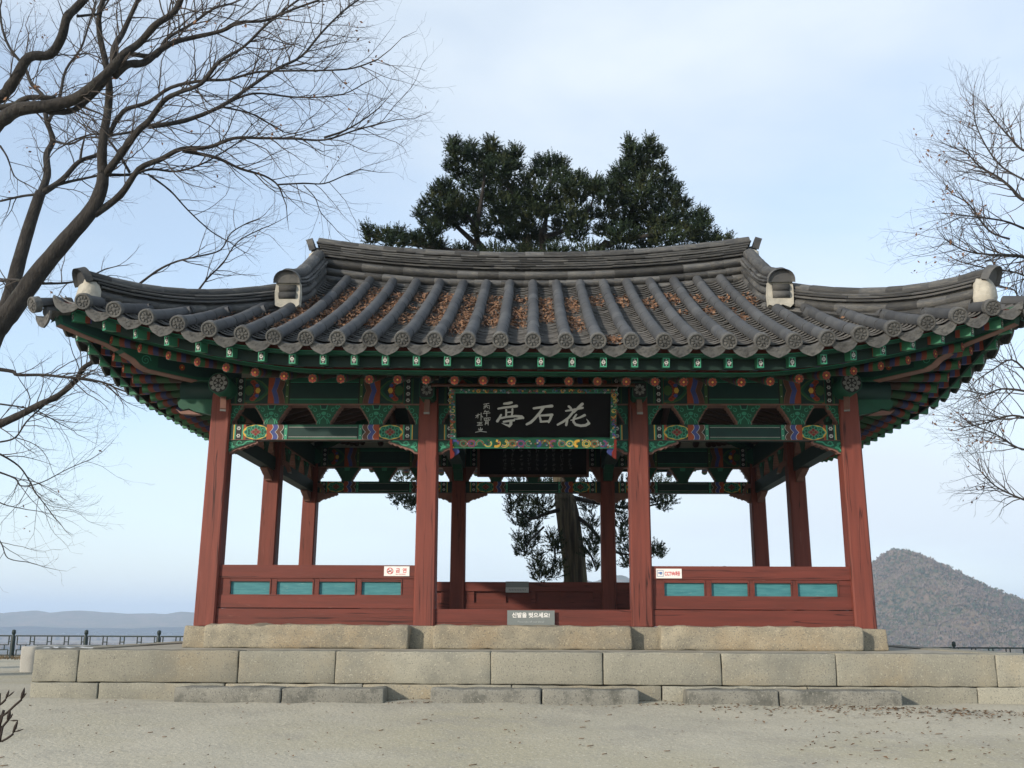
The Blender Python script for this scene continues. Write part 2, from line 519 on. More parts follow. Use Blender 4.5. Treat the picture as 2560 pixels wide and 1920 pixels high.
# belts of bare trees along the river plain
mb = MB()
rr = random.Random(8)
for Yb, hb, n in ((700, 7, 900), (1000, 8, 1300), (1500, 9, 1500), (2100, 10, 1500)):
    for _ in range(n):
        x = rr.uniform(-.62, .1) * Yb
        if mn.noise((x * 6 / Yb, Yb * .01, 1)) < -.15:
            continue
        y = Yb + rr.gauss(0, 14) + 30 * mn.noise((x * .01, 0, Yb))
        h = hb * rr.uniform(.5, 1.1)
        w = h * .3
        mb.add([(x - w, y, zp), (x + w, y, zp), (x + w * .8, y, zp + h * .7), (x, y, zp + h), (x - w * .9, y, zp + h * .65)], [(0, 1, 2, 3, 4)])
tag(mb.build('riverside_trees', FOREST_B), 'hazy belts of bare trees across the far river plain', 'woodland', kind='stuff')

# ------------------------------------------------------------------ stones
def stone(x0, x1, y0, y1, z0, z1, seed=0, bev=.012, rough=.006, cell=.09):
    """a dressed stone: a gridded box with worn, rounded edges"""
    mb = MB()
    cx, cy, cz = (x0 + x1) / 2, (y0 + y1) / 2, (z0 + z1) / 2
    hx, hy, hz_ = (x1 - x0) / 2, (y1 - y0) / 2, (z1 - z0) / 2
    idx = {}
    nxx, nyy, nzz = [max(2, min(26, int(2 * h / cell))) for h in (hx, hy, hz_)]
    def grid(h, n):
        g = [-h, -h + bev] + [-h + bev + (2 * h - 2 * bev) * i / n for i in range(1, n)] + [h - bev, h]
        return g
    gx, gy, gz = grid(hx, nxx), grid(hy, nyy), grid(hz_, nzz)
    def vert(x, y, z):
        k = (round(x, 5), round(y, 5), round(z, 5))
        if k in idx:
            return idx[k]
        q = Vector((max(-hx + bev, min(hx - bev, x)), max(-hy + bev, min(hy - bev, y)), max(-hz_ + bev, min(hz_ - bev, z))))
        d = Vector((x, y, z)) - q
        if d.length > 1e-6:
            d = d.normalized() * bev * (1 + .8 * mn.noise((x * 6 + seed, y * 6, z * 6)))
        p = q + d
        n = Vector((mn.noise((p.x * 7 + seed * 3.1, p.y * 7, p.z * 7)), mn.noise((p.x * 7 + 40, p.y * 7 + seed, p.z * 7)), mn.noise((p.x * 7, p.y * 7 + 80, p.z * 7 + seed))))
        p += n * rough
        mb.v.append((p.x + cx, p.y + cy, p.z + cz))
        idx[k] = len(mb.v) - 1
        return idx[k]
    def face(ga, gb, fn, flip):
        for i in range(len(ga) - 1):
            for j in range(len(gb) - 1):
                q = [vert(*fn(ga[i], gb[j])), vert(*fn(ga[i + 1], gb[j])), vert(*fn(ga[i + 1], gb[j + 1])), vert(*fn(ga[i], gb[j + 1]))]
                mb.f.append(tuple(q[::-1] if flip else q))
                mb.m.append(0)
                mb.s.append(True)
    face(gx, gz, lambda a, b: (a, -hy, b), False)
    face(gx, gz, lambda a, b: (a, hy, b), True)
    face(gy, gz, lambda a, b: (-hx, a, b), True)
    face(gy, gz, lambda a, b: (hx, a, b), False)
    face(gx, gy, lambda a, b: (a, b, hz_), False)
    face(gx, gy, lambda a, b: (a, b, -hz_), True)
    return mb

PX, PF, PB = 4.75, -1.6, 6.6                       # platform half width, front and back
ZP = .465                                           # platform top
plat = thing('stone_platform', 'low platform of long dressed granite stones under the pavilion', 'platform', (0, 2.5, 0))
mb = MB()
mb.box(-PX + .2, PX - .2, PF + .2, PB - .2, -.1, ZP - .012)
mb.build('platform_fill', PAVE, plat)
def course(xj, y0, y1, z0, z1, mt, off=0):
    for i in range(len(xj) - 1):
        g = .004
        stone(xj[i] + g, xj[i + 1] - g, y0 + random.uniform(-.006, .006) - off, y1, z0, z1 - random.uniform(0, .006), i + z0 * 10, .010, .005).build('edge_stone', mt, plat)
course([-PX, -4.318, -2.79, -1.867, -.396, .656, 1.765, 2.834, 4.32, PX], PF, PF + .34, .17, ZP, GRANG)
course([-PX, -4.10, -2.9, -1.6, -.2, 1.2, 2.55, 4.12, PX], PF, PF + .34, -.12, .165, GRANG, .018)
for sx in (-1, 1):
    for z0, z1, jj, o in ((.17, ZP, [PF + .345, .2, 1.9, 3.4, 5.1, PB], 0), (-.12, .165, [PF + .345, 1.0, 2.6, 4.4, PB], .018)):
        for i in range(len(jj) - 1):
            a, b = (-PX - o, -PX + .33) if sx < 0 else (PX - .33, PX + o)
            stone(a, b, jj[i] + .004, jj[i + 1] - .004, z0, z1, i + 50, .01, .005, .14).build('edge_stone', GRANG, plat)
for i in range(6):
    stone(-PX + i * 1.583 + .004, -PX + (i + 1) * 1.583 - .004, PB - .005, PB + .3, -.12, ZP, i + 90, .01, .005, .16).build('edge_stone', GRANG, plat)

for nm, a, m_, b, lab in (('left', -3.275, -2.297, -1.356, 'low dark-stained granite step before the left bay'),
                          ('mid', -.93, .077, .956, 'low granite step before the open central bay'),
                          ('right', 1.389, 2.22, 3.326, 'low granite step before the right bay, leaves at its foot')):
    st = thing('stone_step', lab, 'step', ((a + b) / 2, -1.76, 0), 'steps along the platform foot')
    stone(a, m_ - .004, -1.915, -1.628, -.1, .146, a * 7, .016, .008, .07).build('slab', GRANS, st)
    stone(m_ + .004, b, -1.905, -1.628, -.1, .143, b * 7, .016, .008, .07).build('slab', GRANS, st)
for a, b, lab in ((-3.52, -1.325, 'long rounded granite block below the left balustrade'), (-1.065, 1.05, 'long granite block below the shoe notice and central sill'),
                  (1.35, 3.49, 'long granite block below the right balustrade')):
    o = stone(a, b, -.36, -.02, ZP - .012, .70, a * 3, .022, .012, .06).build('granite_block', GRAN)
    tag(o, lab, 'stone block', 'granite blocks in front of the sills')
o = stone(-7.36, -6.55, 3.6, 4.6, -.12, .36, 3, .02, .008, .1).build('pale_stone_block', mat('pale_granite', (.34, .335, .305), (.29, .285, .26), rough=.9, bump=.3, speck=(120, (.25, .25, .23), .62)))
tag(o, 'pale stone block on the sand beyond the platform left end', 'stone block')

# ------------------------------------------------------------------ pavilion
PAV = thing('pavilion', 'red timber pavilion with painted green eaves and curved grey tiled roof', 'pavilion', (0, 2.5, ZP))
CX = [-3.6, -1.19, 1.19, 3.6]
CY = [0.0, 2.5, 5.0]
ZC = .695                                           # column foot
cols = [(x, 0.0) for x in CX] + [(x, 5.0) for x in CX] + [(-3.6, 2.5), (3.6, 2.5)]
for i, (x, y) in enumerate(cols):
    corner = abs(x) > 3 and y != 2.5
    h0, h1, c = .118, .110, .017
    zb = ZC - (.0 if not corner else .012)
    def ring(h, z, dx=0):
        return [(x + a * h + dx, y + b * h, z) for a, b in ((-1, -1 + c / h), (-1 + c / h, -1), (1 - c / h, -1), (1, -1 + c / h), (1, 1 - c / h), (1 - c / h, 1), (-1 + c / h, 1), (-1, 1 - c / h))]
    mb = MB()
    lean = (-.03 if x > 0 else .03) if abs(x) > 3 else 0
    zt = 3.34
    lv = [(h0 + (h1 - h0) * t, zb + (zt - zb) * t, lean * t) for t in (0, .25, .5, .75, 1)]
    vs = [p for l in lv for p in ring(*l)]
    fs = [(k + 8 * j, (k + 1) % 8 + 8 * j, (k + 1) % 8 + 8 * j + 8, k + 8 * j + 8) for j in range(4) for k in range(8)]
    mb.add(vs, fs + [tuple(range(39, 31, -1))[::-1]])
    mb.build('column', RED, PAV)
    mb = stone(x - .2, x + .2, y - .2, y + .2, ZP - .012, zb - .002, i * 5, .012, .006, .07)
    mb.v = [((vx - x) * (1 - .10 * (vz - ZP) / .23) + x, (vy - y) * (1 - .10 * (vz - ZP) / .23) + y, vz) for vx, vy, vz in mb.v]
    mb.build('base_stone', GRAN, PAV)

# floor boards
for i in range(12):
    mb = MB()
    mb.box(-3.48 + i * .58 + .004, -3.48 + (i + 1) * .58 - .004, .1, 4.9, .80, .84)
    mb.build('floor_board', WOODF, PAV)

# sills and balustrades: local x along the bay, y inward, z up from the column foot
def balustrade(M, L, e=.105):
    x0, x1 = e, L - e
    b = MB()
    b.box(x0 + .05, x1 - .05, -.005, .025, .20, .55)                # backing panel, red on the inside
    root = b.build('balustrade', REDX, PAV, M)
    def pc(nm, mt, *bx):
        m_ = MB()
        m_.box(*bx)
        return m_.build(nm, mt, root)
    pc('sill_board', REDX, x0, x1, -.075, .09, 0.002, .176)
    pc('lower_rail', REDX, x0, x1, -.062, .075, .186, .328)
    pc('top_rail', REDX, x0, x1, -.068, .085, .507, .650)
    W = x1 - x0
    fr = [(.066, .265), (.30, .481), (.514, .695), (.728, .926)]
    edges = [0] + [v for ab in fr for v in ab] + [1]
    for i in range(0, 10, 2):
        pc('stile', REDX, x0 + edges[i] * W, x0 + edges[i + 1] * W, -.052, .062, .328, .507)
    for a, c in fr:
        xa, xb = x0 + a * W, x0 + c * W
        pc('teal_panel', TEALP, xa, xb, -.030, -.012, .328, .507)
        pc('panel_moulding', REDX, xa, xb, -.058, -.0305, .470, .507)
        pc('bead', REDX, xa - .012, xa, -.062, -.05, .335, .497)
        pc('bead', REDX, xb, xb + .012, -.062, -.05, .335, .497)
    return root
def bayM(p, q, z=ZC):
    x = (Vector((*q, 0)) - Vector((*p, 0))).normalized()
    y = Vector((-x.y, x.x, 0))
    return frame((*p, z), x, y, (0, 0, 1)), (Vector(q) - Vector(p)).length
BAYS_F = [((CX[i], 0), (CX[i + 1], 0)) for i in range(3)]
BAYS_R = [((3.6, CY[i]), (3.6, CY[i + 1])) for i in range(2)]
BAYS_B = [((CX[3 - i], 5.0), (CX[2 - i], 5.0)) for i in range(3)]
BAYS_L = [((-3.6, CY[2 - i]), (-3.6, CY[1 - i])) for i in range(2)]
for k, (p, q) in enumerate(BAYS_F + BAYS_R + BAYS_B + BAYS_L):
    M, L = bayM(p, q)
    if k == 1:                                       # the open entrance bay has only its sill
        b = MB()
        b.box(.105, L - .105, -.075, .09, 0.002, .178)
        b.build('sill_board', REDX, PAV, M)
    else:
        balustrade(M, L)

# painted beams ----------------------------------------------------------------
def paint_ends(mb, L, H, y, tall, M=None):
    """dancheong on one face of a beam: mirrored end patterns and a plain middle field"""
    k = L / 2.2
    for sgn in (0, 1):
        X = (lambda v: v * k) if not sgn else (lambda v: L - v * k)
        def rc(a, b, z0, z1, yy, m):
            mb.rect(min(X(a), X(b)), max(X(a), X(b)), z0, z1, yy, m, M)
        rc(0, .07, 0, H, y, TEAL)
        rc(.072, .082, 0, H, y, YEL if not tall else OLV)
        rc(.084, .098, 0, H, y, LGR if not tall else GRN)
        rc(.10, .165, 0, H, y, BLK)
        rc(.167, .185, 0, H, y, LGR if not tall else GRN)
        rc(.187, .66, 0, H, y, TEAL)
        nf = 4 if tall else 2
        for i in range(nf):
            mb.flower(X(.132), H * (i + .5) / nf, .024, y - .002, WHT, BLK, M, 6, .34)
        rc(.187, .215, 0, H, y - .001, ORG)
        cx, cz = X(.33), H / 2
        if not tall:
            pts = []
            for i in range(32):
                a = 6.28318 * i / 32
                rr = .98 + .07 * math.cos(8 * a)
                pts.append((cx + .135 * rr * math.cos(a), cz + .47 * H * rr * math.sin(a)))
            mb.disc(cx, cz, .15, H * .495, y - .0015, YEL, M, 24)
            mb.poly(pts, y - .003, LGR, M)
            mb.poly([(cx + (p - cx) * .9, cz + (q - cz) * .88) for p, q in pts], y - .0045, GRN, M)
            for i in range(8):
                a = 6.28318 * (i + .5) / 8
                mb.disc(cx + .085 * math.cos(a), cz + .3 * H * math.sin(a), .026, .026, y - .006, LGR, M, 8)
                mb.disc(cx + .085 * math.cos(a), cz + .3 * H * math.sin(a), .015, .015, y - .007, GRN, M, 8)
            mb.disc(cx, cz, .066, .38 * H * .75, y - .0085, PNK, M, 4)
            for i in range(4):
                a = 6.28318 * i / 4
                mb.disc(cx + .024 * math.cos(a), cz + .026 * math.sin(a), .016, .016, y - .0095, RDP, M, 6)
            mb.disc(cx, cz, .01, .01, y - .0105, OLV, M, 6)
        else:
            d = 1 if not sgn else -1
            arch = [(X(.19), .02 * H), (X(.30), .03 * H), (X(.38), .14 * H), (X(.44), .33 * H), (X(.475), .5 * H), (X(.44), .67 * H), (X(.38), .86 * H), (X(.30), .97 * H), (X(.19), .98 * H)]
            mb.poly(arch, y - .0025, OLV, M)
            mb.poly([(X(.19) + (p - X(.19)) * .93, H / 2 + (q - H / 2) * .91) for p, q in arch], y - .004, GRN, M)
            mb.poly([(X(.19) + (p - X(.19)) * .82, H / 2 + (q - H / 2) * .78) for p, q in arch], y - .005, TEAL, M)
            for i in range(7):                       # lotus petals opening inwards
                a = (-1.15 + 2.3 * i / 6)
                px_, pz_ = X(.245) + d * .075 * math.cos(a) * k, H / 2 + .36 * H * math.sin(a)
                mb.disc(px_, pz_, .034, .026, y - .0065 - .0004 * (i % 2), ORG, M, 9)
                mb.disc(px_ - d * .006, pz_, .02, .013, y - .0075, RDP, M, 7)
            mb.disc(X(.235), H / 2, .05, .2 * H, y - .0085, OLV, M, 10)
            mb.disc(X(.335), H / 2, .03, .035, y - .0085, YEL, M, 6)
            mb.disc(X(.325), H * .70, .025, .022, y - .008, BLU, M, 7)
            mb.disc(X(.325), H * .30, .025, .022, y - .008, BLU, M, 7)
        for j, (c0, m) in enumerate(((.475, ORG), (.535, BLU), (.595, BRN))):
            n = 3 if not tall else 2
            w = .062
            for off, mm, ly in ((0, WHT if not tall else PNK, y - .0050 - .0006 * (3 - j)), (-.006, m, y - .0053 - .0006 * (3 - j))):
                pts = [(X(c0 - .10), 0), ]
                pts = []
                for i in range(13):
                    z = H * i / 12
                    ph = (z / H * (1.5 if not tall else 1.0) + (.25 if not tall else .5)) % 1.0
                    bulge = abs(math.sin(ph * math.pi)) if True else 0
                    pts.append((X(c0 + off + w * (.35 + .65 * bulge) * .9), z))
                poly = [(X(.455), 0)] + pts + [(X(.455), H)]
                mb.poly(poly, ly, mm, M)
        rc(.655, .69, 0, H, y - .0004, LGR if not tall else OLV)
        for q in (.28, .72):
            mb.disc(X(.672), H * q, .007, .007, y - .0015, WHT, M, 6)
        rc(.692, .705, 0, H, y, BLK)
    a, b = .705 * k, L - .705 * k
    mb.rect(a, b, 0, H, y, TEAL, M)
    mb.rect(a, b, 0, H * .16, y - .001, GRN, M)
    mb.rect(a, b, H * .84, H, y - .001, GRN, M)
    mb.rect(a, b, H * .16, H * .185, y - .002, WHT if not tall else LGR, M)
    mb.rect(a, b, H * .185, H * .22, y - .002, BLK, M)
    mb.rect(a, b, H * .815, H * .84, y - .002, WHT if not tall else LGR, M)
    mb.rect(a, b, H * .78, H * .815, y - .002, BLK, M)

ZB0, ZB1, ZU0, ZU1 = 2.752, 2.927, 3.164, 3.469
# carved bracket between the two beams (origin at its foot)
def bracket_mesh():
    mb = MB()
    h = ZU0 - ZB1
    half = [(.085, 0), (.092, .02), (.088, .035), (.108, .055), (.112, .075), (.128, .09), (.134, .112), (.15, .125), (.156, .148), (.172, .16), (.178, .182), (.196, .192), (.206, .215), (.192, h)]
    outl = half + [(-x, z) for x, z in half[::-1]]
    mb.prism(outl, -.055, .055, PNK)
    half2 = [(.07, 0), (.078, .02), (.074, .04), (.094, .06), (.097, .08), (.113, .096), (.118, .117), (.135, .13), (.14, .153), (.157, .165), (.162, .187), (.18, .197), (.19, .215), (.178, h - .002)]
    out2 = half2 + [(-x, z) for x, z in half2[::-1]]
    for s in (-1, 1):
        mb.prism(out2, s * .0555, s * .068, GRN) if s > 0 else mb.prism(out2, -.068, -.0555, GRN)
    y = -.072
    def curl(cx, cz, r, a0, turns, sx=1):
        pts = []
        for i in range(11):
            a = a0 + turns * 6.28318 * i / 10
            rr = r * (1 - .06 * i)
            pts.append((cx + sx * rr * math.cos(a), cz + rr * math.sin(a)))
        mb.ribbon(pts, .009, y - .001 * random.random(), LGR, None, False)
    for sx in (-1, 1):
        curl(sx * .155, .203, .027, 0, 1.0, sx)
        curl(sx * .105, .168, .027, 1, .9, sx)
        curl(sx * .062, .108, .026, 2, 1.0, sx)
        mb.ribbon([(sx * .045, .008), (sx * .04, .05), (sx * .012, .08), (0, .10)], .010, y - .0015, LGR, None, False)
        mb.ribbon([(sx * .075, .012), (sx * .06, .04), (sx * .045, .07)], .010, y - .0018, LGR, None, False)
    mb.disc(0, .13, .03, .022, y - .002, LGR, None, 8)
    mb.prism([(-.035, .172), (.035, .172), (.052, h + .012), (-.052, h + .012)], -.082, .082, LGR)
    mb.poly([(-.026, .181), (.026, .181), (.040, h + .004), (-.040, h + .004)], -.0835, TEAL)
    return mb.mesh('flower_bracket', PAL)
BRK = bracket_mesh()
def halfbracket_mesh():
    mb = MB()
    h = ZU0 - ZB1
    half = [(0, 0), (.045, 0), (.052, .02), (.05, .04), (.07, .06), (.075, .085), (.095, .10), (.10, .125), (.118, .138), (.124, .165), (.142, .175), (.148, .2), (.16, .215), (.15, h), (0, h)]
    mb.prism(half, -.05, .05, PNK)
    mb.prism([(x * .88, z) for x, z in half], -.062, -.0505, GRN)
    for cx, cz, r in ((.14, .203, .024), (.09, .165, .024), (.05, .105, .024)):
        mb.ribbon([(cx + r * math.cos(a * .7), cz + r * math.sin(a * .7)) for a in range(9)], .009, -.066, LGR, None, False)
    mb.ribbon([(.03, .01), (.035, .05), (.015, .09)], .01, -.066, LGR, None, False)
    return mb.mesh('half_bracket', PAL)
HBR = halfbracket_mesh()
def nakyang_mesh():                                 # scroll under the beam beside a column; x away from the column
    mb = MB()
    o = [(0, 0), (.34, 0), (.355, -.022), (.32, -.045), (.30, -.04), (.27, -.062), (.245, -.058), (.21, -.085), (.185, -.08), (.15, -.105), (.12, -.10), (.07, -.128), (.06, -.145), (.012, -.152), (0, -.14)]
    mb.prism(o, -.045, .045, PNK)
    o2 = [(.004, -.002), (.325, -.002), (.325, -.018), (.29, -.028), (.24, -.045), (.185, -.065), (.12, -.085), (.065, -.108), (.05, -.13), (.004, -.135)]
    mb.prism(o2, -.058, -.0455, GRN)
    for pts in ([(.30, -.008), (.23, -.015), (.19, -.05), (.14, -.06), (.105, -.045)], [(.09, -.08), (.06, -.06), (.03, -.02)], [(.02, -.12), (.05, -.085), (.09, -.075)]):
        mb.ribbon(pts, .017, -.060 - .0006 * len(pts), LGR, None, False)
    mb.ribbon([(.145 + .026 * math.cos(a * .7), -.035 + .026 * math.sin(a * .7)) for a in range(9)], .011, -.065, LGR, None, False)
    mb.ribbon([(.045 + .024 * math.cos(a * .7), -.05 + .024 * math.sin(a * .7)) for a in range(9)], .011, -.0655, LGR, None, False)
    return mb.mesh('scroll_bracket', PAL)
NAK = nakyang_mesh()
MIRX = Matrix.Scale(-1, 4, (1, 0, 0))
for k, (p, q) in enumerate(BAYS_F + BAYS_R + BAYS_B + BAYS_L):
    M, L = bayM(p, q, 0)
    front, back = k < 3, 5 <= k < 8
    lo_, hi_ = .108, L - .108
    b = MB()
    b.box(lo_, hi_, -.07, .07, ZB0, ZB1, TEAL)
    b.rect(lo_, hi_, ZB0 - .004, ZB0 + .006, -.0715, PNK)
    tb = b.build('tie_beam', PAL, PAV, M)
    b = MB()
    b.box(lo_, hi_, -.095, .095, ZU0, ZU1, TEAL)
    b.box(lo_, hi_, -.098, .098, ZU0 - .012, ZU0, PNK)
    ub = b.build('purlin_beam', PAL, PAV, M)
    b1, b2 = MB(), MB()
    T1, T2 = Matrix.Translation((lo_, 0, ZB0 + .002)), Matrix.Translation((lo_, 0, ZU0 + .002))
    if back:                                         # painted on the face that looks into the pavilion
        Fl = frame((hi_, 0, ZB0 + .002), (-1, 0, 0), (0, -1, 0), (0, 0, 1))
        F2 = frame((hi_, 0, ZU0 + .002), (-1, 0, 0), (0, -1, 0), (0, 0, 1))
        paint_ends(b1, hi_ - lo_, ZB1 - ZB0 - .004, -.0725, False, Fl)
        paint_ends(b2, hi_ - lo_, ZU1 - ZU0 - .004, -.0985, True, F2)
    else:
        paint_ends(b1, hi_ - lo_, ZB1 - ZB0 - .004, -.0725, False, T1)
        paint_ends(b2, hi_ - lo_, ZU1 - ZU0 - .004, -.0985, True, T2)
    b1.build('painted_pattern', PAL, tb)
    b2.build('painted_pattern', PAL, ub)
    for t in (.25, .5, .75):
        put('flower_bracket', BRK, PAV, M @ Matrix.Translation((L * t, 0, ZB1)))
    put('half_bracket', HBR, PAV, M @ Matrix.Translation((lo_, 0, ZB1)))
    put('half_bracket', HBR, PAV, M @ Matrix.Translation((hi_, 0, ZB1)) @ MIRX)
    put('scroll_bracket', NAK, PAV, M @ Matrix.Translation((lo_, 0, ZB0 - .005)))
    put('scroll_bracket', NAK, PAV, M @ Matrix.Translation((hi_, 0, ZB0 - .005)) @ MIRX)
    b = MB()                                         # plastered infill between the rafters
    b.box(lo_ - .11, hi_ + .11, -.02, .02, ZU1, ZU1 + .14)
    b.build('plaster_infill', INFILL, PAV, M)

# round purlin ends crossing over the corner columns, with flower rosettes
for x in (-3.6, 3.6):
    for y, dy in ((0, -1), (5.0, 1)):
        xx = x * .975
        mb = MB()
        mb.tube([(xx, y - dy * .2, 3.325), (xx, y + dy * .46, 3.325)], .118, 18, GRN)
        F = frame((xx, y + dy * .46, 3.325), (1, 0, 0), (0, 1, 0), (0, 0, 1)) if dy < 0 else frame((xx, y + dy * .46, 3.325), (-1, 0, 0), (0, -1, 0), (0, 0, 1))
        mb.disc(0, 0, .108, .108, -.003, BLK, F, 20)
        mb.flower(0, 0, .10, -.005, GRY, BLK, F, 8, .25)
        mb.disc(0, 0, .058, .058, -.0065, BLK, F, 14)
        mb.flower(0, 0, .052, -.008, GRY, BLK, F, 6, .25)
        mb.build('purlin_end', PAL, PAV)
        sx = 1 if x > 0 else -1
        mb = MB()
        mb.tube([(x - sx * .2, y, 3.33), (x + sx * .46, y, 3.33)], .115, 18, TEAL)
        mb.build('purlin_end', PAL, PAV)
        mb = MB()                                    # scrolled arm under the purlin end, sideways
        prof = [(0, 0), (.36, .0), (.40, -.05), (.38, -.10), (.33, -.13), (.26, -.115), (.2, -.15), (.1, -.17), (0, -.19)]
        F = frame((x + sx * .1, y, 3.235), (sx, 0, 0), (0, sx, 0), (0, 0, 1))
        mb.prism(prof, -.045, .045, GRN, F)
        mb.prism([(.12, -.185), (.26, -.135), (.36, -.15), (.42, -.115), (.36, -.175), (.2, -.185)], -.04, .04, PNK, F)
        mb.build('scroll_arm', PAL, PAV)
def beak(x, y, dirv, z, s=1.0):
    F = frame_yz((x, y, z), (dirv[0], dirv[1], 0))
    mb = MB()
    pr = [(0, .05), (.12, .05), (.17, .02), (.205, -.06), (.235, -.15), (.215, -.175), (.175, -.17), (.145, -.09), (.10, -.04), (0, -.03)]
    vs = [(-.03, a * s, b * s) for a, b in pr] + [(.03, a * s, b * s) for a, b in pr]
    n = len(pr)
    mb.add(vs, [tuple(range(n)), tuple(range(2 * n - 1, n - 1, -1))] + [(i, i + n, (i + 1) % n + n, (i + 1) % n) for i in range(n)], PNK, False, F)
    mb.box(-.032, .032, .21 * s, .238 * s, -.185 * s, -.165 * s, GRY, F)
    mb.build('beak_bracket', PAL, PAV)
for x in (-1.19, 1.19):
    for y, dy in ((0, -1), (5, 1)):
        beak(x, y + dy * .1, (0, dy), 3.185)
        mb = MB()
        F = frame((x, y + dy * .36, 3.26), (1, 0, 0), (0, 1, 0), (0, 0, 1)) if dy < 0 else frame((x, y + dy * .36, 3.26), (-1, 0, 0), (0, -1, 0), (0, 0, 1))
        mb.prism([(-.085, -.055), (-.06, -.085), (.06, -.085), (.085, -.055), (.085, .10), (-.085, .10)], 0, .34, GRN, F)
        mb.poly([(-.075, -.05), (-.055, -.075), (.055, -.075), (.075, -.05), (.075, .09), (-.075, .09)], -.002, BLK, F)
        mb.flower(0, .01, .065, -.004, GRY, BLK, F, 8, .24)
        mb.build('girder_end', PAL, PAV)
    mb = MB()
    mb.box(x - .1, x + .1, .1, 4.9, 3.14, 3.38, TEAL)
    mb.rect(x - .1, x + .1, 3.136, 3.14, .099, PNK)
    mb.build('girder', PAL, PAV)
    for y in (.11, 4.89):
        mb = MB()
        s = 1 if y < 1 else -1
        mb.prism([(0, 3.135), (.45 * s, 3.135), (.40 * s, 3.07), (.25 * s, 3.03), (.12 * s, 2.94), (0, 2.93)], -.07, .07, GRN, frame((x, y, 0), (0, 1, 0), (-1, 0, 0), (0, 0, 1)))
        mb.build('girder_bracket', PAL, PAV)
for x in (-3.6, 3.6):
    for y, dy in ((0, -1), (5, 1)):
        sx = 1 if x > 0 else -1
        beak(x - sx * .03 + sx * -.02, y + dy * .13, (-sx * .35, dy), 3.20, .9)
for x, sx in ((-3.6, 1), (3.6, -1)):                 # inner beaks on the side columns
    for y in (2.5, 4.93):
        beak(x + sx * .09, y, (sx, 0), 2.86, .75)

# ------------------------------------------------------------------ eaves and roof
YC = 2.5
SIDES = {'front': ((1, 0), (0, -1), 5.05, 4.0), 'back': ((-1, 0), (0, 1), 5.05, 4.0),
         'left': ((0, -1), (-1, 0), 4.08, 4.97), 'right': ((0, 1), (1, 0), 4.08, 4.97)}   # along, outward, half length, half depth
def rise(dist):
    return .44 * (max(0, 2.6 - dist) / 2.6) ** 1.6
def eave_pt(side, fr, inset, z, k=1.0):
    a, o, L, D = SIDES[side]
    al = fr * (L - inset)
    r = rise((1 - abs(fr)) * L) + .03 * fr * fr
    ou = D + .08 * r / .5 - inset
    xw = a[0] * al + o[0] * ou
    return Vector((xw, YC + a[1] * al + o[1] * ou, z + r * k - .009 * xw))
def bed(side, al, s):
    a, o, L, D = SIDES[side]
    r = rise(L - abs(al)) + .03 * (al / L) ** 2
    fade = max(0, 1 - s / 3.2) ** 1.5
    ou = D + .08 * r / .5 * max(0, 1 - s / 2) - s
    z = 3.50 + .41 * s + .0183 * s * s + r * fade
    if side in ('front', 'back'):
        z += .10 * min(1, abs(al) / 3.1) ** 2 * (s / 3.85) ** 2
    xw = a[0] * al + o[0] * ou
    return Vector((xw, YC + a[1] * al + o[1] * ou, z - .009 * xw * max(0, 1 - s / 3.85)))
def bed_frame(side, al, s, lift=0):
    e = .03
    p = bed(side, al, s)
    ty = (bed(side, al, s + e) - bed(side, al, s - e)).normalized()
    tx = (bed(side, al + e, s) - bed(side, al - e, s))
    tx = (tx - ty * tx.dot(ty)).normalized()
    n = tx.cross(ty)
    return frame(p + n * lift, tx, ty, n)

# roof body: bedding under the tiles and the gable walls
mb = MB()
for sd in SIDES:
    a, o, L, D = SIDES[sd]
    smax = 3.98 if sd in ('front', 'back') else 2.02
    ns, na = 20, 48
    vs = []
    for j in range(ns + 1):
        s = .05 + (smax - .05) * j / ns
        lim = L - s if sd in ('left', 'right') else max(3.05, L - s / 1.186)
        for i in range(na + 1):
            p = bed(sd, lim * (-1 + 2 * i / na), s)
            vs.append((p.x, p.y, p.z - .045))
    mb.add(vs, [(j * (na + 1) + i, j * (na + 1) + i + 1, (j + 1) * (na + 1) + i + 1, (j + 1) * (na + 1) + i) for j in range(ns) for i in range(na)], 0, True)
for sx in (-1, 1):
    mb.add([(sx * 3.05, .5, 4.2), (sx * 3.05, 4.5, 4.2), (sx * 3.05, 4.5, 4.42), (sx * 3.05, 2.5, 5.55), (sx * 3.05, .5, 4.42)], [(0, 1, 2, 3, 4)], 0)
ROOF = mb.build('roof', mat('roof_bedding_clay', (.10, .085, .065), rough=1), PAV)

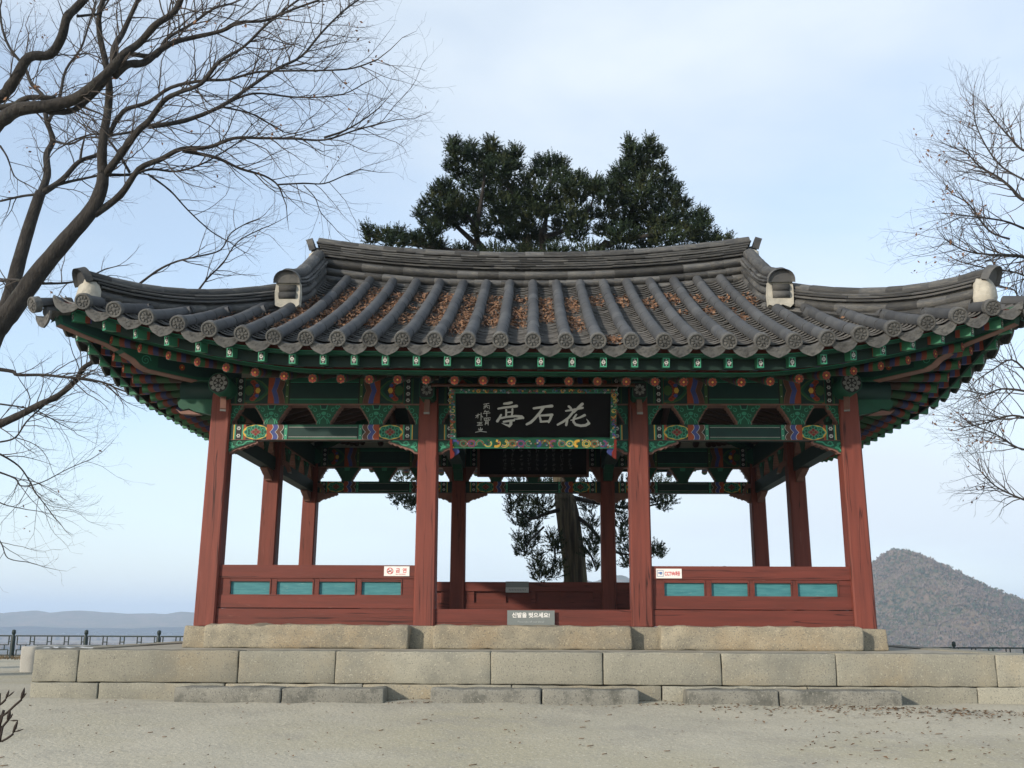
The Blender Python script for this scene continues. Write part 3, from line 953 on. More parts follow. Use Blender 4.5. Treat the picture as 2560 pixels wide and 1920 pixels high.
# tile meshes (local y runs up the slope)
def cover_mesh(L=.345):
    mb = MB()
    n = 12
    vs = []
    for y, r in ((0, .0685), (.022, .0700), (.026, .0665), (L, .0650)):
        for k in range(n + 1):
            a = R(-22) + R(224) * k / n
            vs.append((r * math.cos(a), y, .046 + r * math.sin(a)))
    m = n + 1
    mb.add(vs, [(j * m + k, j * m + k + 1, (j + 1) * m + k + 1, (j + 1) * m + k)[::-1] for j in range(3) for k in range(n)], 0, True)
    mb.add(vs[:m], [tuple(range(m))], 0)
    return mb.mesh('cover_tile', [TILE])
COVER = [cover_mesh(), cover_mesh(.36)]
def endtile_mesh():
    mb = MB()
    F = Matrix.Translation((0, -.045, .040)) @ Matrix.Rotation(R(6), 4, 'X')
    n = 20
    prof = [(.083, .06), (.085, -.012), (.080, -.018), (.068, -.018), (.062, -.008), (0.02, -.008)]
    vs = []
    for r, y in prof:
        for k in range(n):
            a = 6.28318 * k / n
            vs.append((r * math.cos(a), y, r * math.sin(a)))
    mb.add(vs, [(j * n + k, j * n + (k + 1) % n, (j + 1) * n + (k + 1) % n, (j + 1) * n + k) for j in range(len(prof) - 1) for k in range(n)], 0, False, F)
    mb.add([vs[(len(prof) - 1) * n + k] for k in range(n)], [tuple(range(n))], 0, False, F)
    for i in range(8):                               # raised petals
        a = 6.28318 * (i + .5) / 8
        ca, sa = math.cos(a), math.sin(a)
        q = [(.020, .0), (.036, .012), (.053, .013), (.058, 0), (.053, -.013), (.036, -.012)]
        lo = [(p * ca - t * sa, -.008, p * sa + t * ca) for p, t in q]
        hi = [((p * .85 + .006) * ca - t * .55 * sa, -.018, (p * .85 + .006) * sa + t * .55 * ca) for p, t in q]
        mb.add(lo + hi, [(6, 7, 8, 9, 10, 11)] + [(k, (k + 1) % 6, (k + 1) % 6 + 6, k + 6) for k in range(6)], 0, False, F)
    mb.add([(.016 * math.cos(k * .785), -.02, .016 * math.sin(k * .785)) for k in range(8)], [tuple(range(8))], 0, False, F)
    return mb.mesh('eave_end_tile', [TILEE])
ENDT = endtile_mesh()
def trough(x):
    return .045 * (x / .145) ** 2 - .048
def pan_mesh():
    mb = MB()
    xs_ = [-.145 + .29 * i / 8 for i in range(9)]
    t = .019
    rows = []
    for y, dz in ((0, .031), (0, .046), (.22, -.010)):
        rows.append([(x, y, trough(x) + dz) for x in xs_])
    vs = sum(rows, [])
    mb.add(vs, [(j * 9 + i, j * 9 + i + 1, (j + 1) * 9 + i + 1, (j + 1) * 9 + i) for j in range(2) for i in range(8)], 0, False)
    for i in range(8, 16):
        mb.s[i] = True
    return mb
PANMB = pan_mesh()
PAN = PANMB.mesh('pan_tile', [TILEP])
def drip_mesh():
    mb = MB()
    xs_ = [-.150 + .300 * i / 16 for i in range(17)]
    top = [(x, trough(x) + .022) for x in xs_]
    bot = []
    for x in xs_:
        u = abs(x) / .150
        d = .016 + .074 * (1 - u ** 3.4) + .014 * max(0, 1 - u * 3.0)
        bot.append((x, trough(x) * .8 + .008 - d))
    F = Matrix.Rotation(R(-8), 4, 'X')
    front = [(x, -.022, z) for x, z in top] + [(x, -.022, z) for x, z in bot]
    back = [(x, 0, z) for x, z in top] + [(x, 0, z) for x, z in bot]
    n = 17
    mb.add(front, [(i, i + n, i + n + 1, i + 1)for i in range(16)], 0, False, F)
    mb.add(back, [(i, i + 1, i + n + 1, i + n) for i in range(16)], 0, False, F)
    rim = [front[i] for i in range(n)] + [front[2 * n - 1 - i] for i in range(n)]
    rb = [back[i] for i in range(n)] + [back[2 * n - 1 - i] for i in range(n)]
    m = len(rim)
    mb.add(rim + rb, [(i, (i + 1) % m, (i + 1) % m + m, i + m) for i in range(m)], 0, False, F)
    DZ = .0
    for pts in ([(-.10, -.035), (-.07, -.055), (-.04, -.045), (-.05, -.03)], [(.10, -.035), (.07, -.055), (.04, -.045), (.05, -.03)],
                [(-.03, -.07), (0, -.04), (.03, -.07)], [(-.02, -.09), (0, -.105), (.02, -.09)], [(-.12, -.02), (-.135, 0)], [(.12, -.02), (.135, 0)]):
        mb.ribbon(pts, .011, -.027, 0, F, False)
    mb.add([(x, 0, trough(x) + .020) for x in xs_] + [(x, .22, trough(x) + .004) for x in xs_], [(i, i + 1, i + n + 1, i + n) for i in range(16)], 0, True)
    return mb.mesh('drip_tile', [TILEE])
DRIP = drip_mesh()

PITCHT = .33
rj = random.Random(3)
stuffpan = MB()
def row_len(side, al):
    L = SIDES[side][2]
    if side in ('front', 'back'):
        return 3.84 if abs(al) < 2.9 else max(.12, min(2.0, (L - abs(al)) * 1.186 - .04))
    return min(2.0, max(.12, L - abs(al) + .02))
for k in range(-14, 15):
    al = k * PITCHT
    Ls = row_len('front', al)
    n = max(1, round(Ls / .33))
    st = Ls / n
    for i in range(n):
        Mx = bed_frame('front', al + rj.uniform(-.004, .004), i * st + .005, .0) @ Matrix.Rotation(rj.uniform(-.012, .012), 4, 'Z') @ Matrix.Rotation(R(1.2), 4, 'X')
        put('cover_tile', COVER[rj.random() < .4 and 1 or 0], ROOF, Mx)
    put('eave_end_tile', ENDT, ROOF, bed_frame('front', al, .0) @ Matrix.Rotation(rj.uniform(-.2, .2), 4, 'Y'))
npan = 0
for c in range(-15, 15):
    al = (c + .5) * PITCHT
    Ls = row_len('front', al)
    put('drip_tile', DRIP, ROOF, bed_frame('front', al, -.005) @ Matrix.Rotation(rj.uniform(-.05, .05), 4, 'Y'))
    n = int(Ls / .108)
    for i in range(1, n + 1):
        Mx = bed_frame('front', al + rj.uniform(-.004, .004), i * .108 + rj.uniform(-.006, .006), .0) @ Matrix.Rotation(rj.uniform(-.03, .03), 4, 'Y') @ Matrix.Rotation(R(.8), 4, 'X')
        if i <= 10 and npan < 296:
            put('pan_tile', PAN, ROOF, Mx)
            npan += 1
        else:
            stuffpan.add(PANMB.v, PANMB.f, 0, False, Mx)
tag(stuffpan.build('pan_tiles', TILEP, ROOF), kind='stuff')
# side and rear slopes: eave pieces singly, the rows above joined
rows = MB()
for sd in ('left', 'right', 'back'):
    a, o, L, D = SIDES[sd]
    nk = int((L - .35) / PITCHT)
    for k in range(-nk, nk + 1):
        al = k * PITCHT
        Ls = row_len(sd, al)
        pts = []
        for j in range(7):
            m = bed_frame(sd, al, Ls * j / 6, .043)
            pts.append(m.translation)
        rows.tube(pts, .068, 10, 0, False)
        if sd != 'back':
            put('eave_end_tile', ENDT, ROOF, bed_frame(sd, al, 0))
    for k in range(-nk - 1, nk + 1):
        al = (k + .5) * PITCHT
        if sd != 'back':
            put('drip_tile', DRIP, ROOF, bed_frame(sd, al, -.005))
        for i in range(1, int(row_len(sd, al) / .16)):
            rows.add(PANMB.v, PANMB.f, 0, False, bed_frame(sd, al, i * .16))
tag(rows.build('side_and_rear_tiles', TILE, ROOF), kind='stuff')

# ridges ---------------------------------------------------------------------
def slab_mesh(seed):
    rr = random.Random(seed)
    mb = MB()
    q = lambda: rr.uniform(-.03, .03)
    xs_ = [-.5, -.47, 0, .47, .5]
    vs = []
    for x in xs_:
        w = .97 if abs(x) == .5 else 1
        e = q() * .5
        for y, z in ((-.5 * w, -.42), (-.52 * w, .1 + q()), (-.46 * w, .5 + e), (.46 * w, .5 + e), (.52 * w, .1 + q()), (.5 * w, -.42)):
            vs.append((x, y, z + (.12 * (x * 2) ** 2)))
    n = 6
    fs = [(i * n + k, i * n + (k + 1) % n, (i + 1) * n + (k + 1) % n, (i + 1) * n + k)[::-1] for i in range(4) for k in range(n)]
    fs += [tuple(range(6)), tuple(range(24, 30))[::-1]]
    mb.add(vs, fs)
    return mb.mesh('ridge_tile', [TILER])
SLABS = [slab_mesh(i) for i in range(4)]
def round_mesh():
    mb = MB()
    n = 14
    vs = []
    for x, r in ((-.5, .97), (-.48, 1.0), (.5, .94)):
        for k in range(n):
            a = 6.28318 * k / n
            vs.append((x, r * math.cos(a), r * math.sin(a)))
    mb.add(vs, [(j * n + k, j * n + (k + 1) % n, (j + 1) * n + (k + 1) % n, (j + 1) * n + k)[::-1] for j in range(2) for k in range(n)], 0, True)
    mb.add(vs[:n], [tuple(range(n))])
    mb.add(vs[2 * n:], [tuple(range(n))[::-1]])
    return mb.mesh('ridge_round_tile', [TILER])
ROUND = round_mesh()
def ridge(name, fn, length, courses, seed):
    """fn(t) -> (point, tangent) along the foot of the ridge; courses: (kind, width, height, z, piece length, start, end)"""
    rr = random.Random(seed)
    core = MB()
    pts = [fn(t / 12)[0] for t in range(13)]
    zt = courses[-1][3]
    core.tube([p + Vector((0, 0, zt * .45)) for p in pts], min(c[1] for c in courses) * .38, 6, 0, True, True, zt * .45 / (min(c[1] for c in courses) * .38))
    root = core.build(name, TILER, ROOF)
    for kind, w, h, z, pl, t0, t1 in courses:
        span = (t1 - t0) * length
        n = max(1, round(span / pl))
        cuts = [t0 + (t1 - t0) * (i + (rr.uniform(-.22, .22) if 0 < i < n else 0) + (0)) / n for i in range(n + 1)]
        for i in range(n):
            ta, tb = cuts[i], cuts[i + 1]
            pa, pb = fn(ta)[0], fn(tb)[0]
            c = (pa + pb) / 2
            x = (pb - pa)
            ln = x.length
            x.normalize()
            y = Vector((0, 0, 1)).cross(x).normalized()
            zz = x.cross(y)
            c = c + zz * (z + rr.uniform(-.002, .002))
            if kind == 'slab':
                put('ridge_tile', SLABS[rr.randrange(4)], root, frame(c + y * rr.uniform(-.006, .006), x * (ln * .995), y * w * rr.uniform(.96, 1.03), zz * h))
            else:
                put('ridge_round_tile', ROUND, root, frame(c, x * (ln * .997), y * w / 2, zz * h / 2))
    return root
def main_fn(t):
    x = -3.2 + 6.4 * t
    z = 5.335 + .235 * (abs(x) / 3.2) ** 2.2
    return Vector((x, YC, z)), None
cs = [('round', .36, .16, -.04, .33, .02, .98), ('round', .36, .15, .075, .33, .02, .98), ('round', .33, .15, .205, .33, .01, .99)]
zz_ = .283
for i in range(6):
    cs.append(('slab', (.31 if i % 2 else .285) - .010 * i, .029, zz_ + .018, .30, .028 - .005 * i, .972 + .005 * i))
    zz_ += .0365
cs.append(('round', .19, .15, zz_ + .015, .33, .004, .996))
ridge('main_ridge', main_fn, 6.4, cs, 1)
MANG = None
def cap_plate(o, outw, w, h, tilt):
    """arched end tile: a curved shield standing at a ridge end, leaning out"""
    mb = MB()
    n = 14
    def arch(k):
        return [(k * w / 2 * math.cos(math.pi * i / n), k * h * math.sin(math.pi * i / n) ** .8) for i in range(n + 1)]
    A, B = arch(1.0), arch(.80)
    for y0, y1, P in ((-.05, .03, A), (-.035, .035, B)):
        pass
    vs = []
    for (x, z), dy in [(p, -.055 - .02 * (1 - abs(p[0]) / (w / 2))) for p in A] + [(p, -.02) for p in B] + [(p, .03) for p in A]:
        vs.append((x, dy, z))
    m = n + 1
    fs = [(i, i + 1, i + 1 + m, i + m) for i in range(n)] + [(i, i + 2 * m, i + 1 + 2 * m, i + 1) for i in range(n)] + [tuple(range(m, 2 * m)), tuple(range(3 * m - 1, 2 * m - 1, -1))]
    F = frame_yz(o, (-outw[0], -outw[1], 0)) @ Matrix.Rotation(R(tilt), 4, 'X')
    mb.add(vs, fs, 0, False, F)
    return mb
def lump(o, sx, sy, sz, seed, ax=(1, 0, 0)):
    mb = MB()
    x = Vector(ax).normalized()
    y = Vector((-x.y, x.x, 0))
    n, m = 14, 9
    vs = []
    for j in range(m + 1):
        th = math.pi * j / m
        for i in range(n):
            ph = 6.28318 * i / n
            d = Vector((math.sin(th) * math.cos(ph), math.sin(th) * math.sin(ph), math.cos(th)))
            d = Vector([math.copysign(abs(c) ** .72, c) for c in d])
            r = 1 + .22 * mn.noise(d * 1.7 + Vector((seed, 0, 0))) + .1 * mn.noise(d * 4 + Vector((seed, 5, 0)))
            p = Vector(o) + x * d.x * sx * r + y * d.y * sy * r + Vector((0, 0, d.z * sz * r))
            vs.append(p)
    mb.add(vs, [(j * n + i, (j + 1) * n + i, (j + 1) * n + (i + 1) % n, j * n + (i + 1) % n) for j in range(m) for i in range(n)], 0, True)
    return mb
for sx in (-1, 1):
    e = Vector((sx * 3.2, YC, 5.57))
    lump(e + Vector((sx * -.09, 0, .20)), .12, .19, .16, sx * 3, (1, 0, 0)).build('plaster_end', PLAST, ROOF)
    mb = cap_plate(e + Vector((sx * -.045, 0, .36)), (sx, 0), .26, .22, 18)
    mb.build('ridge_end_tile', TILER, ROOF)
    for ys_, yn in (('front', -1), ('back', 1)):
        # descending gable ridge
        def gfn(t, sx=sx, sd=ys_, yn=yn):
            s = 3.86 - t * 1.80
            p = bed('front', 3.0, s)
            y = p.y if yn < 0 else 2 * YC - p.y
            return Vector((sx * (3.06 - .03 * t), y, p.z + .07 + .13 * max(0, t - .55) * 2.2 * t)), None
        cs = [('round', .26, .16, -.13, .33, .3, .99), ('round', .26, .16, -.035, .33, -.05, .98), ('round', .27, .16, .07, .33, -.05, .98)]
        z0 = .135
        for i in range(3):
            cs.append(('slab', (.285 if i % 2 else .262) - .01 * i, .031, z0 + .019, .26, -.03, .98 + .012 * i))
            z0 += .0385
        cs.append(('round', .185, .15, z0 + .035, .33, -.06, 1.01))
        rg = ridge('gable_ridge', gfn, 2.15, cs, sx * 7 + yn)
        p, _ = gfn(1.0)
        pb = MB()                                    # plastered end with two tiles bedded in it
        F = frame(p + Vector((0, 0, -.03)), (.88, 0, 0), (0, 1, 0), (0, 0, .88)) if yn < 0 else frame(p + Vector((0, 0, -.03)), (-.88, 0, 0), (0, -1, 0), (0, 0, .88))
        pb.prism([(-.172, -.10), (-.09, -.13), (.02, -.10), (.12, -.14), (.17, -.09), (.176, .10), (.166, .24), (.10, .305), (-.10, .305), (-.165, .24), (-.18, .08)], -.05, .07, 0, F)
        o = pb.build('plaster_end', PLAST, ROOF)
        for zt in (.045, .145):
            tb = MB()
            tb.tube([F @ Vector((-.118, -.035, zt)), F @ Vector((.118, -.035, zt))], .05, 12, 0)
            tb.build('bedded_tile', TILER, o)
        mb = cap_plate(p + Vector((0, yn * .07, .165)), (0, yn), .33, .165, 22)
        mb.build('ridge_end_tile', TILER, ROOF)
        # hip ridge out to the corner
        def hfn(t, sx=sx, yn=yn):
            al = 3.17 + t * 1.62
            s = (5.05 - al) * 1.186
            p = bed('front', al, s)
            y = p.y if yn < 0 else 2 * YC - p.y
            return Vector((sx * p.x, y, p.z + .04 + .13 * max(0, t) ** 2.2)), None
        cs = [('round', .25, .17, -.08, .33, -.12, .93), ('round', .24, .15, .03, .33, 0, .95)]
        z0 = .095
        for i in range(3):
            cs.append(('slab', (.262 if i % 2 else .24) - .012 * i, .028, z0 + .017, .42, 0, .94 + .02 * i))
            z0 += .035
        cs.append(('round', .17, .13, z0 + .025, .34, 0, 1.0))
        ridge('hip_ridge', hfn, 2.6, cs, sx * 5 + yn * 2)
        p, _ = hfn(.97)
        dg = Vector((sx, yn, 0)).normalized()
        lump(p + dg * .0 + Vector((0, 0, .02)), .11, .14, .16, sx * 2.3 + yn, dg).build('plaster_end', PLAST, ROOF)
        mb = cap_plate(p + dg * .05 + Vector((0, 0, .14)), (dg.x, dg.y), .29, .18, 24)
        mb.build('ridge_end_tile', TILER, ROOF)
        # tile running out over the corner
        c0, c1 = hfn(.93)[0], bed('front', 5.05, .0)
        c1 = Vector((sx * (c1.x + .02), c1.y - .02 if yn < 0 else 2 * YC - c1.y + .02, c1.z - .075))
        c0.z -= .085
        Fx = frame_yz(c1, c0 - c1)
        put('cover_tile', COVER[1], ROOF, Fx)
        put('eave_end_tile', ENDT, ROOF, Fx)
        cb = MB()
        cb.tube([c1.lerp(c0, .12) + Vector((0, 0, -.03)), c1.lerp(c0, .5) + Vector((0, 0, -.05)), c0 + Vector((0, 0, -.02))], [.055, .085, .11], 10)
        cb.build('corner_bedding', TILE, ROOF)
        put('drip_tile', DRIP, ROOF, Fx @ Matrix.Translation((0, .06, -.07)))

# fallen leaves lying in the tile channels
LEAF = mat('dry_leaf', (.15, .074, .042), (.235, .142, .083), scale=14, rough=.85, dirt=(30, (.065, .03, .02), .5, .6))
def leaf(mb, p, n, size, rr):
    x = n.orthogonal().normalized()
    x = (Matrix.Rotation(rr.uniform(0, 6.28), 3, n) @ x)
    y = n.cross(x)
    l, w, b = size, size * rr.uniform(.4, .6), size * rr.uniform(-.3, .3)
    mb.add([p - x * l / 2, p - y * w / 2 + n * b, p + x * l / 2 + n * b * .4, p + y * w / 2 + n * b], [(0, 1, 2), (0, 2, 3)])
cov = {-13: [(.4, 1.0)], -12: [(.45, 1.2)], -11: [(.5, 1.6)], -10: [(.9, 2.0)], -9: [(.8, 3.0)], -8: [(.8, 3.6)], -7: [(1.0, 3.6)], -6: [(1.0, 3.4)], -5: [(1.3, 3.4)], -4: [(1.2, 3.4)],
       -3: [(.5, 3.3)], -2: [(1.1, 3.2)], -1: [(1.1, 2.5), (2.7, 3.2)], 0: [(1.4, 3.1)], 1: [(.75, 1.9), (2.1, 3.1)], 2: [(.02, .6), (2.5, 3.2)], 3: [(2.55, 3.2)], 4: [(2.2, 3.05)],
       5: [(2.6, 3.3), (2.0, 2.2)], 6: [(1.9, 2.4), (2.7, 3.2)], 7: [(1.6, 2.3), (2.7, 3.1)], 8: [(2.5, 3.2)], 9: [(2.2, 2.9)], 10: [(1.3, 1.6)]}
mb = MB()
rl = random.Random(5)
for c, rng in cov.items():
    al = (c + .5) * PITCHT
    for s0, s1 in rng:
        for _ in range(int((s1 - s0) * 230)):
            s = rl.uniform(s0, s1)
            e = min(s - s0, s1 - s) / .15
            if e < 1 and rl.random() > e * .8 + .15:
                continue
            dx = rl.uniform(-.088, .088)
            if mn.noise((al * 5, s * 2.2, 4)) + .45 < 0:
                continue
            m = bed_frame('front', al, s)
            h = trough(dx) + .028 + rl.random() ** 1.5 * .05
            n = (m.to_3x3() @ Vector((rl.uniform(-.9, .9), rl.uniform(-.9, .9), 1))).normalized()
            leaf(mb, m @ Vector((dx, 0, h)), n, rl.uniform(.035, .07), rl)
tag(mb.build('roof_leaves', LEAF), 'dry brown fallen leaves lying in the roof tile channels', 'fallen leaves', kind='stuff')

# rafters, flying rafters and eave boards -------------------------------------------------
def rafter_mesh(L):
    mb = MB()
    n = 12
    vs = [(.05 * math.cos(6.28318 * k / n), y, .05 * math.sin(6.28318 * k / n)) for y in (0, L) for k in range(n)]
    mb.add(vs, [(k, k + n, (k + 1) % n + n, (k + 1) % n) for k in range(n)], 0, True)
    mb.add(vs[:n], [tuple(range(n))], 2)
    mb.disc(0, 0, .0505, .0505, -.001, 1 + GRN, None, 16)
    mb.disc(0, 0, .047, .047, -.002, 1 + BLK, None, 16)
    mb.flower(0, 0, .046, -.003, 1 + ORG, 1 + YEL, None, 8, .27)
    mb.flower(0, 0, .034, -.006, 1 + RDP, 1 + YEL, None, 8, .24)
    return mb.mesh('rafter', [RAFT] + PAL)
def fly_mesh(L):
    mb = MB()
    mb.box(-.034, .034, 0, L, -.05, .05, 0)
    mb.rect(-.034, .034, -.05, .05, -.001, 1 + LGR)
    mb.rect(-.024, .024, -.036, .036, -.002, 1 + BLK)
    mb.flower(0, 0, .022, -.003, 1 + WHT, 1 + BLK, None, 6, .36)
    mb.disc(0, .031, .006, .006, -.003, 1 + WHT, None, 6)
    mb.disc(0, -.031, .006, .006, -.003, 1 + WHT, None, 6)
    return mb.mesh('flying_rafter', [FLYR] + PAL)
RF = {False: rafter_mesh(2.5), True: rafter_mesh(1.75)}
FR = fly_mesh(.95)
IR, IF = .42, .115
ZR, ZF = 3.205, 3.338
for sd in SIDES:
    a, o, L, D = SIDES[sd]
    LR = L - IR
    par = 2.85 if sd in ('front', 'back') else 1.9
    xs_ = []
    x = .075
    while x < par:
        xs_ += [x]
        x += .3
    nfan = 6
    x0 = xs_[-1]
    pos = [(v, False) for v in xs_] + [(x0 + (LR - .16 - x0) * (i + 1) / nfan, True) for i in range(nfan)]
    neg = [(-.225 - .3 * i, False) for i in range(len(xs_) - 1)]
    x0 = -neg[-1][0]
    neg += [(-(x0 + (LR - .16 - x0) * (i + 1) / (nfan)), True) for i in range(nfan)]
    for al, fan in pos + neg:
        fr = al / LR
        E_ = eave_pt(sd, fr, IR, ZR, .92)
        sgn = 1 if al > 0 else -1
        if fan:
            j = abs(al) - x0
            ra = sgn * (x0 + .15 + .12 * j)
            ri = 1.75
        else:
            ra, ri = al, IR + 2.4
        ou = D - ri
        root = Vector((a[0] * ra + o[0] * ou, YC + a[1] * ra + o[1] * ou, ZR + .30 * (ri - IR)))
        put('rafter', RF[fan], PAV, frame_yz(E_, root - E_))
        E2 = eave_pt(sd, fr, IF, ZF, 1.0)
        dr = root - E2
        dr.z = 0
        dr.normalize()
        dr.z = (ZF - ZR) * -.0 + .10 + (.0 if not fan else -.12 * (E2.z - ZF))
        put('flying_rafter', FR, PAV, frame_yz(E2, dr))
    # boards that ride on the rafter ends and the flying rafter ends
    def strip(name, inset, z0, z1, depth, m, k=1.0, tilt=0):
        mb = MB()
        N = 56
        vs = []
        for i in range(N + 1):
            fr = -1 + 2 * i / N
            for ins, z in ((inset, z0), (inset, z1), (inset + depth, z1 + tilt), (inset + depth, z0 + tilt)):
                vs.append(eave_pt(sd, fr, ins, z, k))
        mb.add(vs, [(i * 4 + q, i * 4 + 4 + q, i * 4 + 4 + (q + 1) % 4, i * 4 + (q + 1) % 4)[::-1] for i in range(N) for q in range(4)], 0, False)
        return mb.build(name, m, PAV)
    strip('rafter_board', IR - .02, ZR + .058, ZR + .092, .07, P_(GRN), .94)
    strip('rafter_board_trim', IR + .005, ZR + .093, ZR + .128, .04, P_(RDP), .94)
    strip('rafter_edge_line', IR - .024, ZR + .088, ZR + .0955, .01, P_(LGR), .94)
    strip('flying_rafter_board', IF - .02, ZF + .052, ZF + .088, .07, P_(GRN), 1.0)
    strip('flying_edge_line', IF - .024, ZF + .083, ZF + .0895, .01, P_(LGR), 1.0)
    strip('tile_bearer', IF - .005, ZF + .09, ZF + .135, .05, DECKR, 1.0)
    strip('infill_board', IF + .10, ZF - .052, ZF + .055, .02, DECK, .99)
    # soffit boarding above the rafters
    mb = MB()
    N = 48
    vs = []
    ins_l = [IF + .02, IF + .35, IR + .45, IR + .9, IR + 1.4, IR + 2.4]
    for i in range(N + 1):
        fr = -1 + 2 * i / N
        for j, ins in enumerate(ins_l):
            k = max(0, 1 - (ins - IF) / 2.0)
            z = ZF + .053 + .10 * (ins - IF) if j < 2 else ZR + .056 + .30 * (ins - IR)
            vs.append(eave_pt(sd, fr, ins, max(z, 0), k))
    w = len(ins_l)
    mb.add(vs, [(i * w + j, i * w + j + 1, (i + 1) * w + j + 1, (i + 1) * w + j) for i in range(N) for j in range(w - 1)], 0, False)
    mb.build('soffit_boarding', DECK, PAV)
# inner ceiling up to the ridge
mb = MB()
za = ZR + .056 + .3 * 2.4
x1_, y1_, y2_ = 4.97 - IR - 2.4, YC - 4.0 + IR + 2.4, YC + 4.0 - IR - 2.4
mb.add([(-x1_, y1_, za), (x1_, y1_, za), (x1_, y2_, za), (-x1_, y2_, za), (-x1_ + .6, YC, za + .55), (x1_ - .6, YC, za + .55)], [(0, 1, 5, 4), (2, 3, 4, 5), (1, 2, 5), (3, 0, 4)])
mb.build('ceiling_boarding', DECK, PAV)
# corner hip rafters: lower beam with a scrolled nose, upper beam carrying the corner tiles
for sx in (-1, 1):
    for yn in (-1, 1):
        def cpt(inset):
            return Vector((sx * (5.05 - inset), YC + yn * (4.08 - inset), 0))
        tip = cpt(.10)
        F = frame(tip, Vector((-sx, -yn, 0)).normalized(), Vector((yn * sx * sx, -sx * yn * yn, 0)).normalized() * 1.0, (0, 0, 1))
        yv = Vector((0, 0, 1)).cross(Vector((-sx, -yn, 0)).normalized())
        F = frame(tip, Vector((-sx, -yn, 0)).normalized(), yv, (0, 0, 1))
        zt = 3.338 + .47 + .03 + .055
        up = [(0, zt - .005), (.05, zt - .175), (.30, zt - .235), (.55, zt - .285), (.68, zt - .33), (.68, zt - .12), (1.3, zt - .20), (1.3, zt - .09), (.6, zt - .03)]
        mb = MB()
        mb.prism(up, -.06, .06, GRN, F)
        mb.prism([(.05, zt - .183), (.30, zt - .243), (.55, zt - .293), (.68, zt - .338), (.68, zt - .331), (.55, zt - .286), (.30, zt - .236), (.05, zt - .176)], -.055, .055, PNK, F)
        for s in (-1, 1):
            q = [(.04, zt - .03), (.075, zt - .155), (.30, zt - .212), (.55, zt - .262), (.66, zt - .30), (.66, zt - .13), (.6, zt - .06)]
            mb.add([(x, s * .062, z) for x, z in q], [tuple(range(len(q)))], TEAL, False, F)
            q = [(.06, zt - .05), (.085, zt - .14), (.16, zt - .155), (.16, zt - .05)]
        E2 = F @ frame((.02, 0, zt - .09), (0, -1, 0), (.94, 0, -.26), (.26, 0, .94))
        mb.rect(-.055, .055, -.075, .075, -.012, LGR, E2)
        mb.rect(-.04, .04, -.064, .064, -.014, BLK, E2)
        mb.flower(0, .028, .03, -.016, WHT, BLK, E2, 6, .34)
        mb.flower(0, -.032, .03, -.016, WHT, BLK, E2, 6, .34)
        mb.build('upper_hip_rafter', PAL, PAV)
        lw = [(.68, zt - .22), (.70, zt - .33), (.78, zt - .37), (.86, zt - .40), (.93, zt - .455), (1.02, zt - .49), (1.6, zt - .52), (2.4, zt - .40), (3.3, zt - .2), (3.3, zt - .02), (2.2, zt - .14), (1.3, zt - .205)]
        mb = MB()
        mb.prism(lw, -.075, .075, GRN, F)
        bl = [(.74, zt - .362), (.86, zt - .408), (.93, zt - .463), (1.02, zt - .498), (1.6, zt - .528)]
        mb.prism(bl + [(x, z + .007) for x, z in bl[::-1]], -.07, .07, PNK, F)
        for s in (-1, 1):
            q = [(1.12, zt - .46), (1.6, zt - .49), (2.3, zt - .38), (2.3, zt - .19), (1.35, zt - .24), (1.12, zt - .34)]
            mb.add([(x, s * .077, z) for x, z in q], [tuple(range(len(q)))], TEAL, False, F)
            F2 = F @ frame((.98, s * .077, zt - .40), (1, 0, 0), (0, -s, 0), (0, 0, 1))
            mb.ribbon([(.06 * (1 - i / 16) * math.cos(i * .75), .06 * (1 - i / 16) * math.sin(i * .75)) for i in range(15)], .010, -.002, LGR, F2, False)
            mb.flower(.42, -.01, .035, -.003, ORG, YEL, F2, 8, .4)
        mb.build('lower_hip_rafter', PAL, PAV)

# ------------------------------------------------------------------ name board and notices
def text_mb(mb, body, size, x, z, y, matidx, M, sx=1.0, align='LEFT', bold=0.0):
    cu = bpy.data.curves.new('lettering', 'FONT')
    cu.body, cu.size, cu.align_x = body, size, align
    cu.resolution_u = 2
    cu.offset = bold
    ob = bpy.data.objects.new('lettering', cu)
    C.objects.link(ob)
    bpy.context.view_layer.update()
    me = bpy.data.meshes.new_from_object(ob.evaluated_get(bpy.context.evaluated_depsgraph_get()))
    mb.add([(x + v.co.x * sx, y, z + v.co.y) for v in me.vertices], [tuple(p.vertices) for p in me.polygons], matidx, False, M)
    bpy.data.objects.remove(ob)
    bpy.data.meshes.remove(me)
    bpy.data.curves.remove(cu)

LETTER = plain('plaque_lettering', (.42, .43, .41), .5, .1)
BOARD = mat('black_plaque_lacquer', (.006, .006, .0065), (.008, .008, .0085), rough=.8, bump=.1, bscale=20, spec=.08)
pb0, pt0 = Vector((0, -.17, 2.66)), Vector((0, -.50, 3.245))      # foot and head of the leaning board
up = (pt0 - pb0)
HB = up.length
zax = up.normalized()
plq = thing('name_board', 'black name board with three large white calligraphic characters over the entrance', 'name board', tuple(pb0))
FB = frame(pb0, (1, 0, 0), Vector((1, 0, 0)).cross(zax) * -1, zax)   # local: x right, y away from the viewer, z up the board
FBm = FB
mb = MB()
mb.box(-.86, .86, 0, .03, .06, HB - .01, 0, FBm)
mb.build('panel', BOARD, plq)
